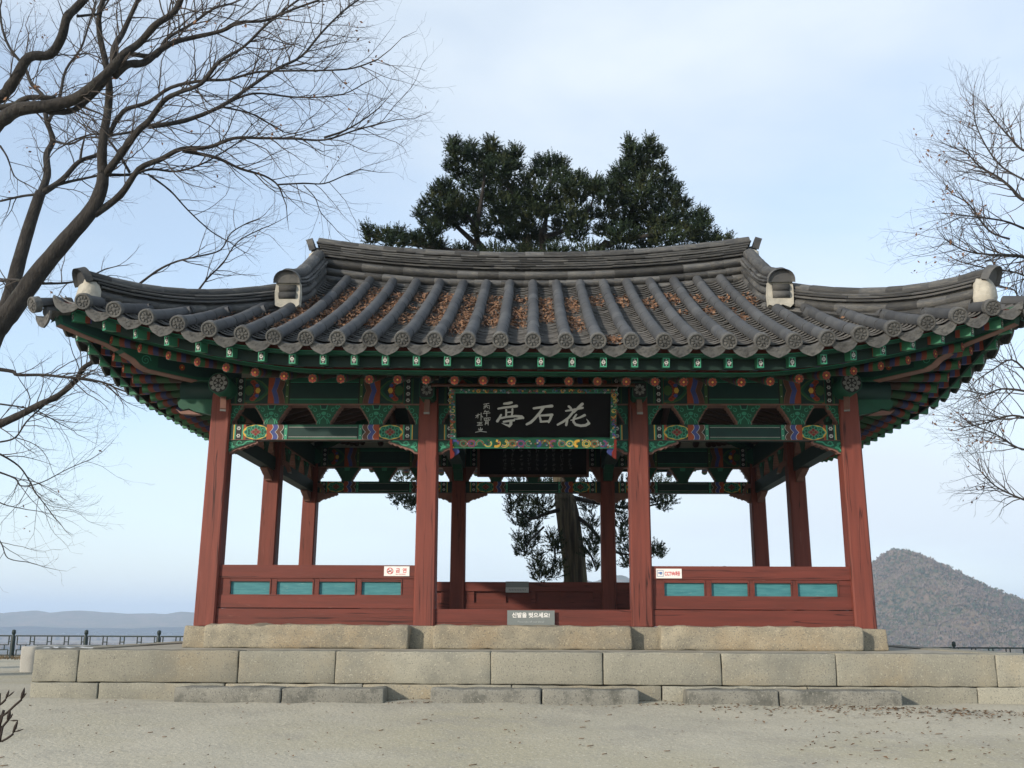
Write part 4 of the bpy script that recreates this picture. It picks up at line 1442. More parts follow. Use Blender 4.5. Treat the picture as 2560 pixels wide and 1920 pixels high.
# lettering, traced in units of the panel
def U(u, v):
    return ((u - 1105) * .001055, .118 + (735 - v) * .00102)
strokes = [
    # pavilion character
    ([(800, 356), (840, 352), (880, 342)], [22, 30, 26]), ([(738, 412), (800, 400), (870, 392), (932, 382)], [20, 24, 24, 32]),
    ([(822, 425), (822, 465), (820, 502)], 20), ([(888, 415), (886, 460), (880, 500)], 20), ([(825, 455), (882, 449)], 13), ([(815, 505), (890, 497)], 15),
    ([(768, 482), (750, 520), (728, 555)], [20, 26, 30]), ([(745, 525), (830, 506), (920, 496), (985, 505), (1000, 518)], [22, 22, 26, 34, 26]), ([(995, 516), (930, 532), (905, 530)], [26, 14, 8]),
    ([(795, 562), (850, 552), (905, 545)], [22, 24, 22]), ([(872, 550), (870, 590), (855, 612)], [30, 32, 28]), ([(858, 610), (820, 598), (775, 578)], [26, 18, 6]),
    # stone character
    ([(1112, 408), (1180, 398), (1240, 388), (1302, 382)], [24, 26, 26, 34]), ([(1215, 398), (1175, 460), (1120, 530), (1080, 570), (1038, 592)], [28, 28, 28, 30, 24]),
    ([(1172, 492), (1180, 525), (1190, 560)], 22), ([(1165, 492), (1230, 488), (1305, 482)], [22, 24, 30]), ([(1300, 486), (1288, 525), (1270, 565)], [30, 26, 24]), ([(1185, 562), (1275, 554)], 22),
    # flower character
    ([(1450, 438), (1530, 424), (1625, 402)], [18, 22, 26]), ([(1480, 385), (1500, 405), (1520, 440)], [24, 24, 18]), ([(1622, 358), (1580, 400), (1535, 455)], [32, 28, 18]),
    ([(1530, 445), (1480, 515), (1425, 560), (1365, 596)], [24, 26, 26, 22]), ([(1468, 525), (1462, 560), (1455, 600)], [22, 26, 26]),
    ([(1648, 486), (1600, 512), (1505, 545)], [28, 22, 12]), ([(1560, 480), (1535, 520), (1530, 560), (1555, 595), (1610, 608), (1660, 602), (1692, 580)], [20, 24, 26, 28, 28, 30, 34]), ([(1692, 580), (1685, 555), (1668, 530)], [26, 14, 5]),
]
sg = [[(585, 362), (642, 352)], [(592, 382), (588, 415)], [(590, 382), (645, 376), (644, 414)], [(616, 360), (600, 404)], [(616, 386), (630, 402)],
      [(602, 430), (590, 452)], [(596, 446), (640, 441)], [(580, 468), (652, 461)], [(618, 446), (616, 500)],
      [(588, 521), (592, 545)], [(588, 521), (656, 516), (646, 545)], [(612, 521), (608, 538)], [(630, 521), (632, 538)], [(592, 547), (645, 543)],
      [(605, 556), (598, 598)], [(605, 557), (632, 555), (630, 602)], [(606, 570), (630, 568)], [(604, 584), (630, 582)],
      [(500, 492), (546, 478)], [(526, 470), (522, 520)], [(520, 492), (500, 515)], [(558, 460), (555, 547)], [(560, 494), (576, 510)],
      [(515, 573), (566, 568)], [(540, 573), (540, 602)], [(542, 586), (562, 584)], [(525, 583), (525, 602)], [(514, 605), (571, 600)],
      [(530, 640), (536, 666)], [(549, 628), (549, 668)], [(566, 640), (560, 666)], [(525, 656), (570, 651)], [(494, 684), (550, 673), (612, 682)]]
for a, b in ((0, 12), (12, 18), (18, len(strokes))):
    mb = MB()
    for i, (pts, w) in enumerate(strokes[a:b]):
        w = w if isinstance(w, list) else [w] * len(pts)
        mb.ribbon([U(*p) for p in pts], [v * .00104 for v in w], -.003 - .0003 * (i % 12), 0, FBm)
    mb.build('character', LETTER, plq)
mb = MB()
for i, pts in enumerate(sg):
    mb.ribbon([U(*p) for p in pts], .0068, -.003 - .0003 * (i % 7), 0, FBm)
tag(mb.build('inscription', LETTER, plq), kind='stuff')
# painted frame boards
def framed(name, x0, x1, z0, z1, lift, n, seed, horiz):
    mb = MB()
    mb.box(x0, x1, -lift, .035, z0, z1, GRN, FBm)
    y = -lift - .0015
    mb.rect(x0, x1, z0, z0 + .008, y, LGR, FBm)
    rr = random.Random(seed)
    motifs = [YEL, LGR, BLU, ORG, LGR, RDP, BLU, YEL, ORG, LGR]
    for i in range(n):
        t = (i + .5) / n
        cx, cz = (x0 + (x1 - x0) * t, (z0 + z1) / 2) if horiz else ((x0 + x1) / 2, z0 + (z1 - z0) * t)
        w = min(x1 - x0, z1 - z0) * .34
        m = motifs[(i * 3 + seed) % len(motifs)]
        a0, tr = rr.uniform(0, 6.28), rr.choice((.55, .6, 1.0))
        pts = [(cx + w * math.cos(a0 + tr * 6.28 * j / 8), cz + w * .9 * math.sin(a0 + tr * 6.28 * j / 8)) for j in range(9)]
        mb.ribbon(pts, w * .75, y - .001, m, FBm, False)
        mb.ribbon(pts, w * .25, y - .003, motifs[(i * 7 + 2) % 10], FBm, False)
        for _ in range(3):
            dx, dz = (rr.uniform(-.5, .5) * (x1 - x0) / n, rr.uniform(-.42, .42) * (z1 - z0)) if horiz else (rr.uniform(-.42, .42) * (x1 - x0), rr.uniform(-.5, .5) * (z1 - z0) / n)
            mb.disc(cx + dx, cz + dz, .010, .010, y - .005, rr.choice((WHT, YEL, ORG, PNK, BLU)), FBm, 7)
            mb.disc(cx + dx, cz + dz, .005, .005, y - .006, rr.choice((BLU, TEAL, RDP)), FBm, 6)
    return mb.build(name, PAL, plq)
framed('lower_frame_board', -.915, .915, -.005, .108, .045, 20, 2, True)
framed('side_frame_board', -.925, -.858, .109, HB - .03, .04, 9, 4, False)
framed('side_frame_board', .858, .925, .109, HB - .03, .04, 9, 6, False)
framed('upper_frame_board', -.925, .925, HB - .03, HB + .02, .05, 20, 8, True)
for sx in (-1, 1):                                    # frame ends that hang below the board
    mb = MB()
    q = [(.0, .10), (.028, .10), (.028, -.02), (.05, -.06), (.045, -.10), (.02, -.12), (0, -.13)]
    mb.prism([(sx * (.93 - x), z) for x, z in q], -.06, .03, RDP, FBm)
    mb.prism([(sx * (.90 - x), z) for x, z in ((0, 0), (.06, -.01), (.075, -.06), (.03, -.10), (0, -.08))], -.03, .02, BLU, FBm)
    mb.build('frame_foot', PAL, plq)
mb = MB()
mb.tube([(-1.12, -.53, 3.285), (1.12, -.53, 3.285)], .018, 8, 0)
tag(mb.build('hanging_pole', P_(BRN)), 'thin red pole the large name board hangs from', 'pole')

# framed verse board inside, under the rear eaves
vb = thing('verse_board', 'dark verse board with columns of faded white writing inside the rear bay', 'board', (0, 4.55, 3.0))
FV = frame((0, 4.62, 3.0), (1, 0, 0), (0, 1, 0), (0, 0, 1)) @ Matrix.Rotation(R(14), 4, 'X')
mb = MB()
mb.box(-.84, .84, 0, .03, 0, .6, 0, FV)
mb.build('panel', BOARD, vb)
mb = MB()
rr = random.Random(12)
for c in range(9):
    for r in range(7):
        cx, cz = .58 - c * .128, .52 - r * .072
        for _ in range(5):
            x, z = cx + rr.uniform(-.022, .022), cz + rr.uniform(-.022, .022)
            if rr.random() < .5:
                mb.ribbon([(x - .016, z), (x + .016, z + .003)], .005, -.002 - rr.random() * .001, 0, FV, False)
            else:
                mb.ribbon([(x, z - .018), (x + rr.uniform(-.01, .01), z + .018)], .005, -.002 - rr.random() * .001, 0, FV, False)
tag(mb.build('faded_writing', plain('faded_ink', (.09, .09, .085)), vb), kind='stuff')
mb = MB()
for b in ((-.88, -.84, -.04, .64), (.84, .88, -.04, .64)):
    mb.box(b[0], b[1], -.02, .03, b[2], b[3], BRN, FV)
mb.box(-.84, .84, -.02, .03, -.04, 0, BRN, FV)
mb.box(-.84, .84, -.02, .03, .6, .64, BRN, FV)
mb.build('frame', PAL, vb)

SIGNW = plain('sign_white', (.72, .71, .68), .35, .06)
SIGNR = plain('sign_red', (.55, .03, .035), .4, .05)
SIGNB = plain('sign_blue', (.08, .16, .36), .4, .05)
SIGNG = plain('sign_grey', (.16, .18, .175), .45, .08)
SIGND = plain('sign_pale_grey', (.36, .38, .37), .45, .08)
def sign(name, label, x0, x1, z0, z1, y, base):
    t = thing(name, label, 'sign', ((x0 + x1) / 2, y, z0))
    mb = MB()
    mb.box(x0, x1, y, y + .006, z0, z1)
    mb.build('plate', base, t)
    return t
# shoes-off notice leaning on the sill
xa = (1269.5 - 1334) * mpp(-.2) * .985
t = sign('shoe_notice', 'grey notice with white Korean lettering leaning on the central sill', xa, xa + .515, .706, .862, -.125, SIGNG)
mb = MB()
text_mb(mb, '신발을 벗으세요!', .058, xa + .2575, .790, -.1275, 0, None, 1.02, 'CENTER', .0016)
mb.build('lettering', SIGNW, t)
mb = MB()
text_mb(mb, 'Please take off your shoes!', .029, xa + .2575, .732, -.1275, 0, None, .92, 'CENTER')
mb.build('lettering', SIGND, t)
# no smoking sticker
zt = ZC + .53
xa, xb = -1.647, -1.366
t = sign('no_smoking_sign', 'white no smoking sign with red lettering on the left top rail', xa, xb, zt + .002, zt + .108, -.0755, SIGNW)
mb = MB()
cx, cz = xa + .066, zt + .058
mb.ribbon([(cx + .032 * math.cos(a * .349), cz + .032 * math.sin(a * .349)) for a in range(19)], .007, -.0775, 0, None, False)
mb.ribbon([(cx - .022, cz + .022), (cx + .022, cz - .022)], .007, -.079, 0, None, False)
text_mb(mb, '금', .056, xa + .128, zt + .042, -.0775, 0, None, .95, 'LEFT', .001)
text_mb(mb, '연', .056, xa + .203, zt + .042, -.0775, 0, None, .95, 'LEFT', .001)
text_mb(mb, 'NO SMOKING', .016, xa + .128, zt + .016, -.0775, 0, None, 1.1, 'LEFT')
mb.build('lettering', SIGNR, t)
mb = MB()
mb.ribbon([(cx - .024, cz - .012), (cx + .014, cz + .002)], .009, -.0785, 0, None, False)
mb.ribbon([(cx + .018, cz + .004), (cx + .012, cz + .014), (cx + .02, cz + .022)], .003, -.0785, 0, None, False)
mb.build('cigarette_mark', plain('sign_black', (.03, .03, .03)), t)
# camera notice
xa, xb = 1.352, 1.633
t = sign('camera_notice', 'white sign with CCTV lettering and blue camera mark on the right top rail', xa, xb, zt - .012, zt + .092, -.0755, SIGNW)
mb = MB()
text_mb(mb, 'CCTV', .058, xa + .092, zt + .018, -.0775, 0, None, .62, 'LEFT', .0012)
text_mb(mb, '녹화중', .052, xa + .182, zt + .02, -.0775, 0, None, .56, 'LEFT', .0012)
mb.build('lettering', SIGNR, t)
mb = MB()
for pts in ([(xa + .012, zt + .008), (xa + .078, zt + .008)], [(xa + .078, zt + .008), (xa + .078, zt + .074)], [(xa + .078, zt + .074), (xa + .012, zt + .074)], [(xa + .012, zt + .074), (xa + .012, zt + .008)]):
    mb.ribbon(pts, .004, -.0775, 0, None, False)
mb.rect(xa + .036, xa + .066, zt + .036, zt + .056, -.0775, 0)
mb.poly([(xa + .024, zt + .054), (xa + .036, zt + .048), (xa + .036, zt + .040), (xa + .020, zt + .040)], -.0777, 0)
mb.rect(xa + .044, xa + .060, zt + .026, zt + .034, -.0775, 0)
mb.build('camera_mark', SIGNB, t)
# notice on the inner face of the rear rail
p = px2w(1293, 1465, 4.9)
t = sign('rear_notice', 'small two-part grey notice on the rear rail seen through the entrance', p.x - .18, p.x + .18, 1.185, 1.352, 4.895, SIGNG)
mb = MB()
mb.box(p.x - .18, p.x + .18, 4.8905, 4.8945, 1.182, 1.262)
mb.build('lower_plate', SIGND, t)
mb = MB()
for i in range(11):
    x = p.x - .13 + i * .025
    mb.ribbon([(x, 1.21), (x + .012, 1.23)], .006, 4.889, 0, None, False)
    mb.ribbon([(x, 1.232), (x + .014, 1.228)], .005, 4.8885, 0, None, False)
mb.build('lettering', plain('notice_ink', (.08, .08, .08)), t)
# crumpled white sheets lying on the platform's left end
for i, (px, py, w, lab) in enumerate(((129, 1620, .16, 'small white scrap near the left end of the platform top'), (186, 1621, .34, 'long white sheet scrap lying on the platform top'))):
    q = px2w(px, py, -1.30)
    mb = MB()
    n = 8
    vs = [(q.x + w * (a / n - .5), -1.32 + .10 * b / 3 + .02 * mn.noise((a * .5, b, i)), ZP + .006 + .022 * abs(mn.noise((a * .7 + i * 5, b * .9, 2)))) for b in range(4) for a in range(n + 1)]
    mb.add(vs, [(b * (n + 1) + a, b * (n + 1) + a + 1, (b + 1) * (n + 1) + a + 1, (b + 1) * (n + 1) + a) for b in range(3) for a in range(n)], 0, True)
    tag(mb.build('white_scrap', SIGNW), lab, 'scrap')

# ------------------------------------------------------------------ fence at the edge of the hilltop
IRON = mat('dark_green_iron', (.011, .021, .021), (.015, .028, .027), rough=.5, bump=.1)
UB = MB()
UB.box(-.5, .5, -.5, .5, -.5, .5)
UBM = UB.mesh('lattice_bar', [IRON])
def post_mesh():
    mb = MB()
    pr = [(.072, 0), (.072, .62), (.06, .66), (.045, .70), (.045, .73), (.062, .745), (.062, .82), (.052, .86), (0, .875)]
    n = 10
    vs = [(r * math.cos(6.28318 * k / n), r * math.sin(6.28318 * k / n), z) for r, z in pr for k in range(n)]
    mb.add(vs, [(j * n + k, j * n + (k + 1) % n, (j + 1) * n + (k + 1) % n, (j + 1) * n + k) for j in range(len(pr) - 1) for k in range(n)], 0, True)
    return mb.mesh('post', [IRON])
POST = post_mesh()
YF = 22.2
def fence(x0, n, step, z0, slope, label):
    f = thing('lattice_fence', label, 'fence', (x0, YF, z0))
    def bar(xa, xb, za, zb, nm='lattice_bar'):
        zc = lambda x: z0 + slope * (x - x0)
        M = Matrix.Translation(((xa + xb) / 2, YF, (za + zb) / 2 + zc((xa + xb) / 2))) @ Matrix.Diagonal((max(xb - xa, .028), .03, max(zb - za, .028), 1))
        put(nm, UBM, f, M)
    for i in range(n + 1):
        put('post', POST, f, Matrix.Translation((x0 + i * step, YF, z0 + slope * i * step)))
    for i in range(n):
        a = x0 + i * step + .07
        b = x0 + (i + 1) * step - .07
        W = b - a
        bar(a, b, .655, .70, 'top_rail')
        bar(a, b, .06, .10, 'bottom_rail')
        u = W / 4
        for j in range(4):
            xa = a + j * u
            bar(xa + .12 * u, xa + .12 * u, .40, .655)
            bar(xa + .88 * u, xa + .88 * u, .40, .655)
            bar(xa + .12 * u, xa + .88 * u, .40, .40)
            bar(xa + .35 * u, xa + .35 * u, .25, .40)
            bar(xa + .65 * u, xa + .65 * u, .25, .40)
            bar(xa + .12 * u, xa + .88 * u, .25, .25)
            bar(xa + .12 * u, xa + .12 * u, .10, .25)
            bar(xa + .88 * u, xa + .88 * u, .10, .25)
            bar(xa + .88 * u, xa + 1.12 * u if j < 3 else b, .50, .50)
fence(-21.2, 7, 2.33, -.46, .0, 'dark iron lattice fence behind the platform on the left')
fence(8.6, 5, 2.27, -.69, .0, 'dark iron lattice fence whose top shows at the right')
# a strip of dry grass at the left fence foot
DRYG = mat('dry_grass', (.16, .115, .06), (.1, .075, .045), scale=3, rough=1)
mb = MB()
rr = random.Random(9)
for _ in range(5200):
    x, y = rr.uniform(-24, -4), YF - .9 + rr.gauss(0, .55)
    z = ground_z(x, y)
    h = rr.uniform(.03, .13)
    d = rr.uniform(0, 6.28)
    mb.add([(x - .015 * math.cos(d), y - .015 * math.sin(d), z), (x + .015 * math.cos(d), y + .015 * math.sin(d), z), (x + rr.uniform(-.05, .05), y + rr.uniform(-.05, .05), z + h)], [(0, 1, 2)])
tag(mb.build('dry_grass', DRYG), 'strip of dry grass and leaves at the foot of the left fence', 'grass', kind='stuff')

# ------------------------------------------------------------------ bare trees
BARK = mat('grey_brown_bark', (.020, .018, .016), (.040, .036, .032), scale=9, rough=.95, bump=1.0, bscale=22, stretch=(1, 1, .5), dirt=(6, (.062, .067, .056), .57, .72), bdist=.04)
TWIG = mat('twig_bark', (.045, .038, .034), (.068, .058, .05), scale=5, rough=.9)
def twig(mb, p, d, L, r, lvl, rr, up=.10):
    n = max(3, int(L / .13)) if lvl < 3 else max(3, int(L / .22))
    st = L / n
    pts, rs = [p.copy()], [r]
    d = d.normalized()
    for i in range(n):
        d = (d + Vector((rr.gauss(0, .16), rr.gauss(0, .16), rr.gauss(0, .14) + up * .35))).normalized()
        p = p + d * st
        pts.append(p.copy())
        rs.append(max(.0013, r * (1 - .75 * (i + 1) / n)))
        if lvl > 0 and i > 0 and rr.random() < (.80 if lvl > 1 else .72):
            ax = d.orthogonal().normalized()
            ax = Matrix.Rotation(rr.uniform(0, 6.28), 3, d) @ ax
            ang = R(rr.uniform(24, 52))
            dc = (d * math.cos(ang) + ax * math.sin(ang))
            twig(mb, p, dc, L * rr.uniform(.32, .58) * (1 - .45 * i / n), rs[-1] * .68, lvl - 1, rr, up)
    mb.tube(pts, rs, 3 if lvl < 2 else 4, 0, False, True)
def smooth_path(P, k=4):
    out_ = []
    n = len(P)
    for i in range(n - 1):
        p0, p1, p2, p3 = P[max(i - 1, 0)], P[i], P[i + 1], P[min(i + 2, n - 1)]
        for j in range(k):
            t = j / k
            out_.append(.5 * ((2 * p1) + (p2 - p0) * t + (2 * p0 - 5 * p1 + 4 * p2 - p3) * t * t + (3 * p1 - p0 - 3 * p2 + p3) * t ** 3))
    out_.append(P[-1])
    return out_
def bare_tree(name, label, limbs, seed, trunk_pts=None, dens=1.0, leaves=0, tl=1.0):
    """limbs: (points in photo pixels, width at start, width at end, depth at start, depth at end, twig level)"""
    rr = random.Random(seed)
    woods, tw, ends = [], MB(), []
    for pts, w0, w1, Y0, Y1, lvl in limbs:
        n = len(pts)
        P = [px2w(p[0], p[1], Y0 + (Y1 - Y0) * i / (n - 1)) + Vector((0, rr.uniform(-.12, .12) if 0 < i else 0, 0)) for i, p in enumerate(pts)]
        S = smooth_path(P)
        m = len(S)
        rs = [max(.003, (w1 + (w0 - w1) * (1 - i / (m - 1)) ** 1.5) * .5 * mpp((Y0 + Y1) / 2)) * (1 + .16 * mn.noise((i * .9, seed, 0))) for i in range(m)]
        wood = MB()
        wood.tube(S, rs, 10 if w0 > 30 else 7, 0, True)
        woods.append(wood)
        if lvl <= 0:
            continue
        for i in range(2, m):
            seg = (S[i] - S[i - 1])
            d = seg.normalized()
            for _ in range(2):
                if rr.random() < dens * seg.length * (2.6 if i > m * .3 else 1.2):
                    ax = Matrix.Rotation(rr.uniform(0, 6.28), 3, d) @ d.orthogonal().normalized()
                    ang = R(rr.uniform(28, 60))
                    dc = d * math.cos(ang) + ax * math.sin(ang)
                    dc.y *= .6
                    l = rr.uniform(.5, 1.5) * (.6 + .4 * lvl / 3) * tl
                    twig(tw, S[i], dc, l, max(.004, min(.011, rs[i] * .55)), min(lvl, 2), rr)
                    ends.append(S[i] + dc * l * rr.uniform(.5, 1))
        twig(tw, S[-1], S[-1] - S[-2], rr.uniform(.45, .95) * tl, rs[-1], min(lvl, 2) + (1 if lvl > 2 else 0), rr)
        ends.append(S[-1])
    t = thing(name, label, 'tree', tuple(trunk_pts[0]))
    S = smooth_path([Vector(p) for p in trunk_pts[1]])
    r0, r1 = trunk_pts[2]
    m = len(S)
    rs = [(r0 + (r1 - r0) * i / (m - 1)) * (1 + .06 * mn.noise((i * .7, seed + 3, 0))) for i in range(m)]
    rs[0] *= 1.25
    tr = MB()
    tr.tube(S, rs, 14, 0, True)
    tr.build('trunk', BARK, t)
    for wood in woods:
        wood.build('limb', BARK, t)
    tag(tw.build('twigs', TWIG, t), kind='stuff')
    if leaves:
        lf = MB()
        for _ in range(leaves):
            c = rr.choice(ends)
            for _ in range(rr.choice((1, 1, 2, 4))):
                q = c + Vector((rr.gauss(0, .05), rr.gauss(0, .05), rr.gauss(0, .06) - .03))
                leaf(lf, q, Vector((rr.gauss(0, 1), rr.gauss(0, 1), rr.gauss(0, .5))).normalized(), rr.uniform(.04, .08), rr)
        tag(lf.build('dead_leaves', LEAF, t), kind='stuff')
    return t
A = lambda L: [(u * .5063, v * .5063) for u, v in L]                      # upper left view
B = lambda L: [(u * .422, 780 + v * .422) for u, v in L]                  # lower left view
D_ = lambda L: [(2100 + u * .663, 200 + v * .663) for u, v in L]          # right view
Y1 = 4.0
t1 = [
    (A([(510, 870), (505, 760), (515, 640), (522, 520), (540, 420), (520, 300), (492, 180), (500, 80), (525, -40)]), 30, 14, Y1, Y1 - 1.0, 3),
    (A([(505, 880), (600, 760), (680, 650), (740, 600), (810, 500), (880, 450), (990, 405), (1090, 310), (1200, 230), (1330, 130), (1480, 20), (1580, -60)]), 24, 5, Y1, Y1 - 1.5, 3),
    (A([(735, 625), (900, 582), (1080, 515), (1230, 445), (1370, 350), (1480, 262), (1580, 165), (1680, 70), (1760, 0)]), 14, 5, Y1, Y1 + 1.0, 3),
    (A([(465, 1060), (580, 950), (700, 850), (800, 790), (900, 742), (1020, 712), (1160, 690), (1300, 696), (1450, 686), (1600, 682), (1750, 645), (1880, 605)]), 21, 4, Y1, Y1 - .5, 3),
    (A([(1600, 680), (1700, 630), (1800, 570), (1880, 530)]), 7, 3, Y1 - .4, Y1 - .8, 2),
    (A([(900, 744), (1060, 772), (1180, 822), (1300, 862), (1370, 912), (1402, 980)]), 11, 4, Y1 - .2, Y1 + .5, 2),
    (A([(1365, 912), (1500, 910), (1600, 905), (1700, 880), (1780, 850)]), 5, 3, Y1, Y1 + .4, 2),
    (A([(1500, 915), (1560, 985), (1590, 1060), (1640, 1110)]), 3, 2, Y1, Y1 + .3, 1),
    (A([(520, 862), (640, 856), (760, 850), (860, 842), (960, 818), (1060, 790), (1200, 700)]), 9, 4, Y1, Y1 + 1, 2),
    (A([(540, 660), (620, 562), (720, 492), (850, 442), (1000, 402), (1130, 402), (1250, 340), (1400, 360), (1600, 365), (1740, 330), (1860, 280)]), 14, 4, Y1, Y1 - 1.5, 3),
    (A([(1100, 520), (1250, 465), (1420, 462), (1560, 490), (1700, 470), (1800, 400)]), 7, 3, Y1 + .4, Y1 + .8, 2),
    (A([(1080, 525), (1220, 545), (1300, 590), (1400, 640)]), 6, 3, Y1 + .3, Y1 + .8, 2),
    (A([(730, 860), (830, 930), (930, 1040), (1040, 1140), (1130, 1190)]), 6, 3, Y1, Y1 + 1, 2),
    (A([(640, 1440), (780, 1345), (880, 1300), (980, 1270), (1080, 1225), (1150, 1160), (1220, 1090)]), 7, 3, Y1 + 3, Y1 + 3.4, 2),
    (A([(960, 1460), (1030, 1372), (1100, 1300), (1180, 1200), (1300, 1130)]), 6, 3, Y1 + 3, Y1 + 3.4, 2),
    (A([(160, 1400), (80, 1390), (0, 1380)]), 9, 8, Y1, Y1 + .4, 1),
    (A([(210, 1400), (320, 1385), (420, 1370), (520, 1330)]), 7, 4, Y1, Y1 + 1.5, 2),
    (A([(640, 850), (560, 720), (480, 660), (380, 690), (280, 730)]), 8, 4, Y1, Y1 + .5, 2),
]
pb = px2w(-40, 900, Y1)
trunk1 = [px2w(*q, Y1) for q in A([(-70, 1730), (0, 1600), (60, 1530), (180, 1360), (330, 1180), (450, 1040), (500, 930), (508, 860)])]
base1 = Vector((trunk1[0].x - .9, Y1, ground_z(-7, Y1)))
bare_tree('bare_tree', 'leaning bare tree whose long limbs reach over the roof left end', t1, 11,
          (base1, [base1, base1.lerp(trunk1[0], .5) + Vector((-.1, 0, 0))] + trunk1, (.21, .09)), 1.5, 70)
Y2 = 7.0
t2 = [
    (A([(200, 960), (222, 850), (218, 750), (250, 680), (240, 600), (215, 480), (160, 420), (120, 330), (60, 250), (20, 150), (0, 40)]), 22, 6, Y2, Y2 + 1, 3),
    (A([(205, 955), (300, 880), (390, 800), (480, 750), (520, 690), (640, 640), (760, 600)]), 18, 6, Y2, Y2 + .5, 3),
    (A([(230, 930), (320, 890), (420, 880), (520, 870)]), 10, 6, Y2, Y2 + .5, 2),
    (A([(250, 690), (330, 700), (420, 680), (500, 670)]), 8, 4, Y2, Y2, 2),
    (A([(190, 960), (100, 960), (0, 990)]), 8, 6, Y2, Y2, 2),
    (A([(240, 600), (290, 470), (330, 350), (400, 240), (450, 120), (470, 0)]), 10, 5, Y2, Y2 + 1, 3),
    (A([(395, 800), (400, 740), (425, 705)]), 8, 5, Y2, Y2, 1),
    (A([(0, 720), (40, 780), (60, 860), (120, 900)]), 6, 3, Y2, Y2, 2),
    (B([(-60, 690), (0, 660), (120, 600), (240, 550), (340, 490), (430, 400), (490, 330), (540, 285)]), 24, 12, Y2 - .5, Y2 - 1.2, 2),
    (B([(-40, 335), (60, 345), (100, 370), (250, 370), (400, 390), (520, 400), (640, 430), (690, 455)]), 11, 5, Y2 - 1, Y2 - 1, 2),
    (B([(-40, 830), (20, 850), (90, 905), (160, 990), (200, 1060), (250, 1130), (330, 1220)]), 6, 2.5, Y2 - 1, Y2 - 1, 3),
    (B([(-30, 940), (70, 980), (130, 1030), (200, 1030), (280, 1000), (400, 930), (520, 870)]), 5, 2, Y2 - 1, Y2 - 1, 3),
    (B([(0, 770), (80, 740), (160, 650), (240, 560)]), 5, 4, Y2 - .6, Y2 - .8, 2),
    (B([(-20, 1120), (60, 1150), (160, 1170)]), 4, 2, Y2 - 1, Y2 - 1, 2),
    (B([(-20, 1330), (10, 1380), (60, 1460), (150, 1480)]), 4, 2, Y2 - 1, Y2 - 1, 2),
    (B([(0, 545), (120, 560), (230, 590), (330, 650), (430, 700)]), 5, 2, Y2 - .6, Y2 - .6, 2),
]
trunk2 = [px2w(*q, Y2) for q in A([(-30, 1640), (40, 1490), (100, 1270), (150, 1100), (200, 950)])]
base2 = Vector((trunk2[0].x - 1.0, Y2, ground_z(-9, Y2)))
bare_tree('bare_tree', 'slim bare tree at the far left standing behind the leaning one', t2, 23,
          (base2, [base2, base2.lerp(trunk2[0], .55) + Vector((-.15, 0, 0))] + trunk2, (.17, .10)), 1.5, 50)
Y3 = 1.2
t3 = [
    (A([(-60, 680), (0, 640), (100, 560), (220, 530), (340, 490), (460, 450), (560, 360), (620, 280), (680, 200), (780, 140), (850, 50), (900, -40)]), 44, 16, Y3, Y3 - .8, 2),
    (A([(560, 375), (640, 340), (720, 320), (790, 255), (870, 220), (960, 180), (1100, 165), (1190, 120), (1300, 90), (1450, 40), (1560, -20)]), 26, 6, Y3 - .4, Y3 + .3, 3),
    (A([(-40, 535), (60, 520), (160, 500), (270, 480)]), 18, 14, Y3 + .2, Y3, 1),
    (A([(-40, 490), (0, 455), (80, 380), (150, 290), (230, 250), (300, 180), (345, 110), (365, 40), (410, -30)]), 34, 22, Y3 + .6, Y3 + .2, 2),
    (A([(560, 370), (580, 260), (600, 170), (640, 90), (700, 0)]), 22, 12, Y3 - .3, Y3, 2),
    (A([(640, 265), (760, 255), (820, 200), (940, 120), (1060, 60), (1130, 0)]), 14, 6, Y3, Y3 + .5, 3),
    (A([(220, 540), (280, 570), (360, 540), (440, 480), (520, 430)]), 18, 16, Y3, Y3 - .2, 1),
    (A([(380, 80), (440, 60), (480, 40), (540, -20)]), 8, 5, Y3 + .3, Y3 + .5, 2),
]
p0 = px2w(-60, 344, Y3)
base3 = Vector((p0.x - 1.6, Y3, ground_z(-8, Y3)))
bare_tree('bare_tree', 'nearer bare tree with dark thick limbs entering at the upper left', t3, 31,
          (base3, [base3, base3 + Vector((.1, 0, 2)), base3 + Vector((.5, 0, 4.2)), base3.lerp(p0, .85), p0, p0 + Vector((.06, 0, .05))], (.3, .12)), 1.3, 60)
Y4 = 5.0
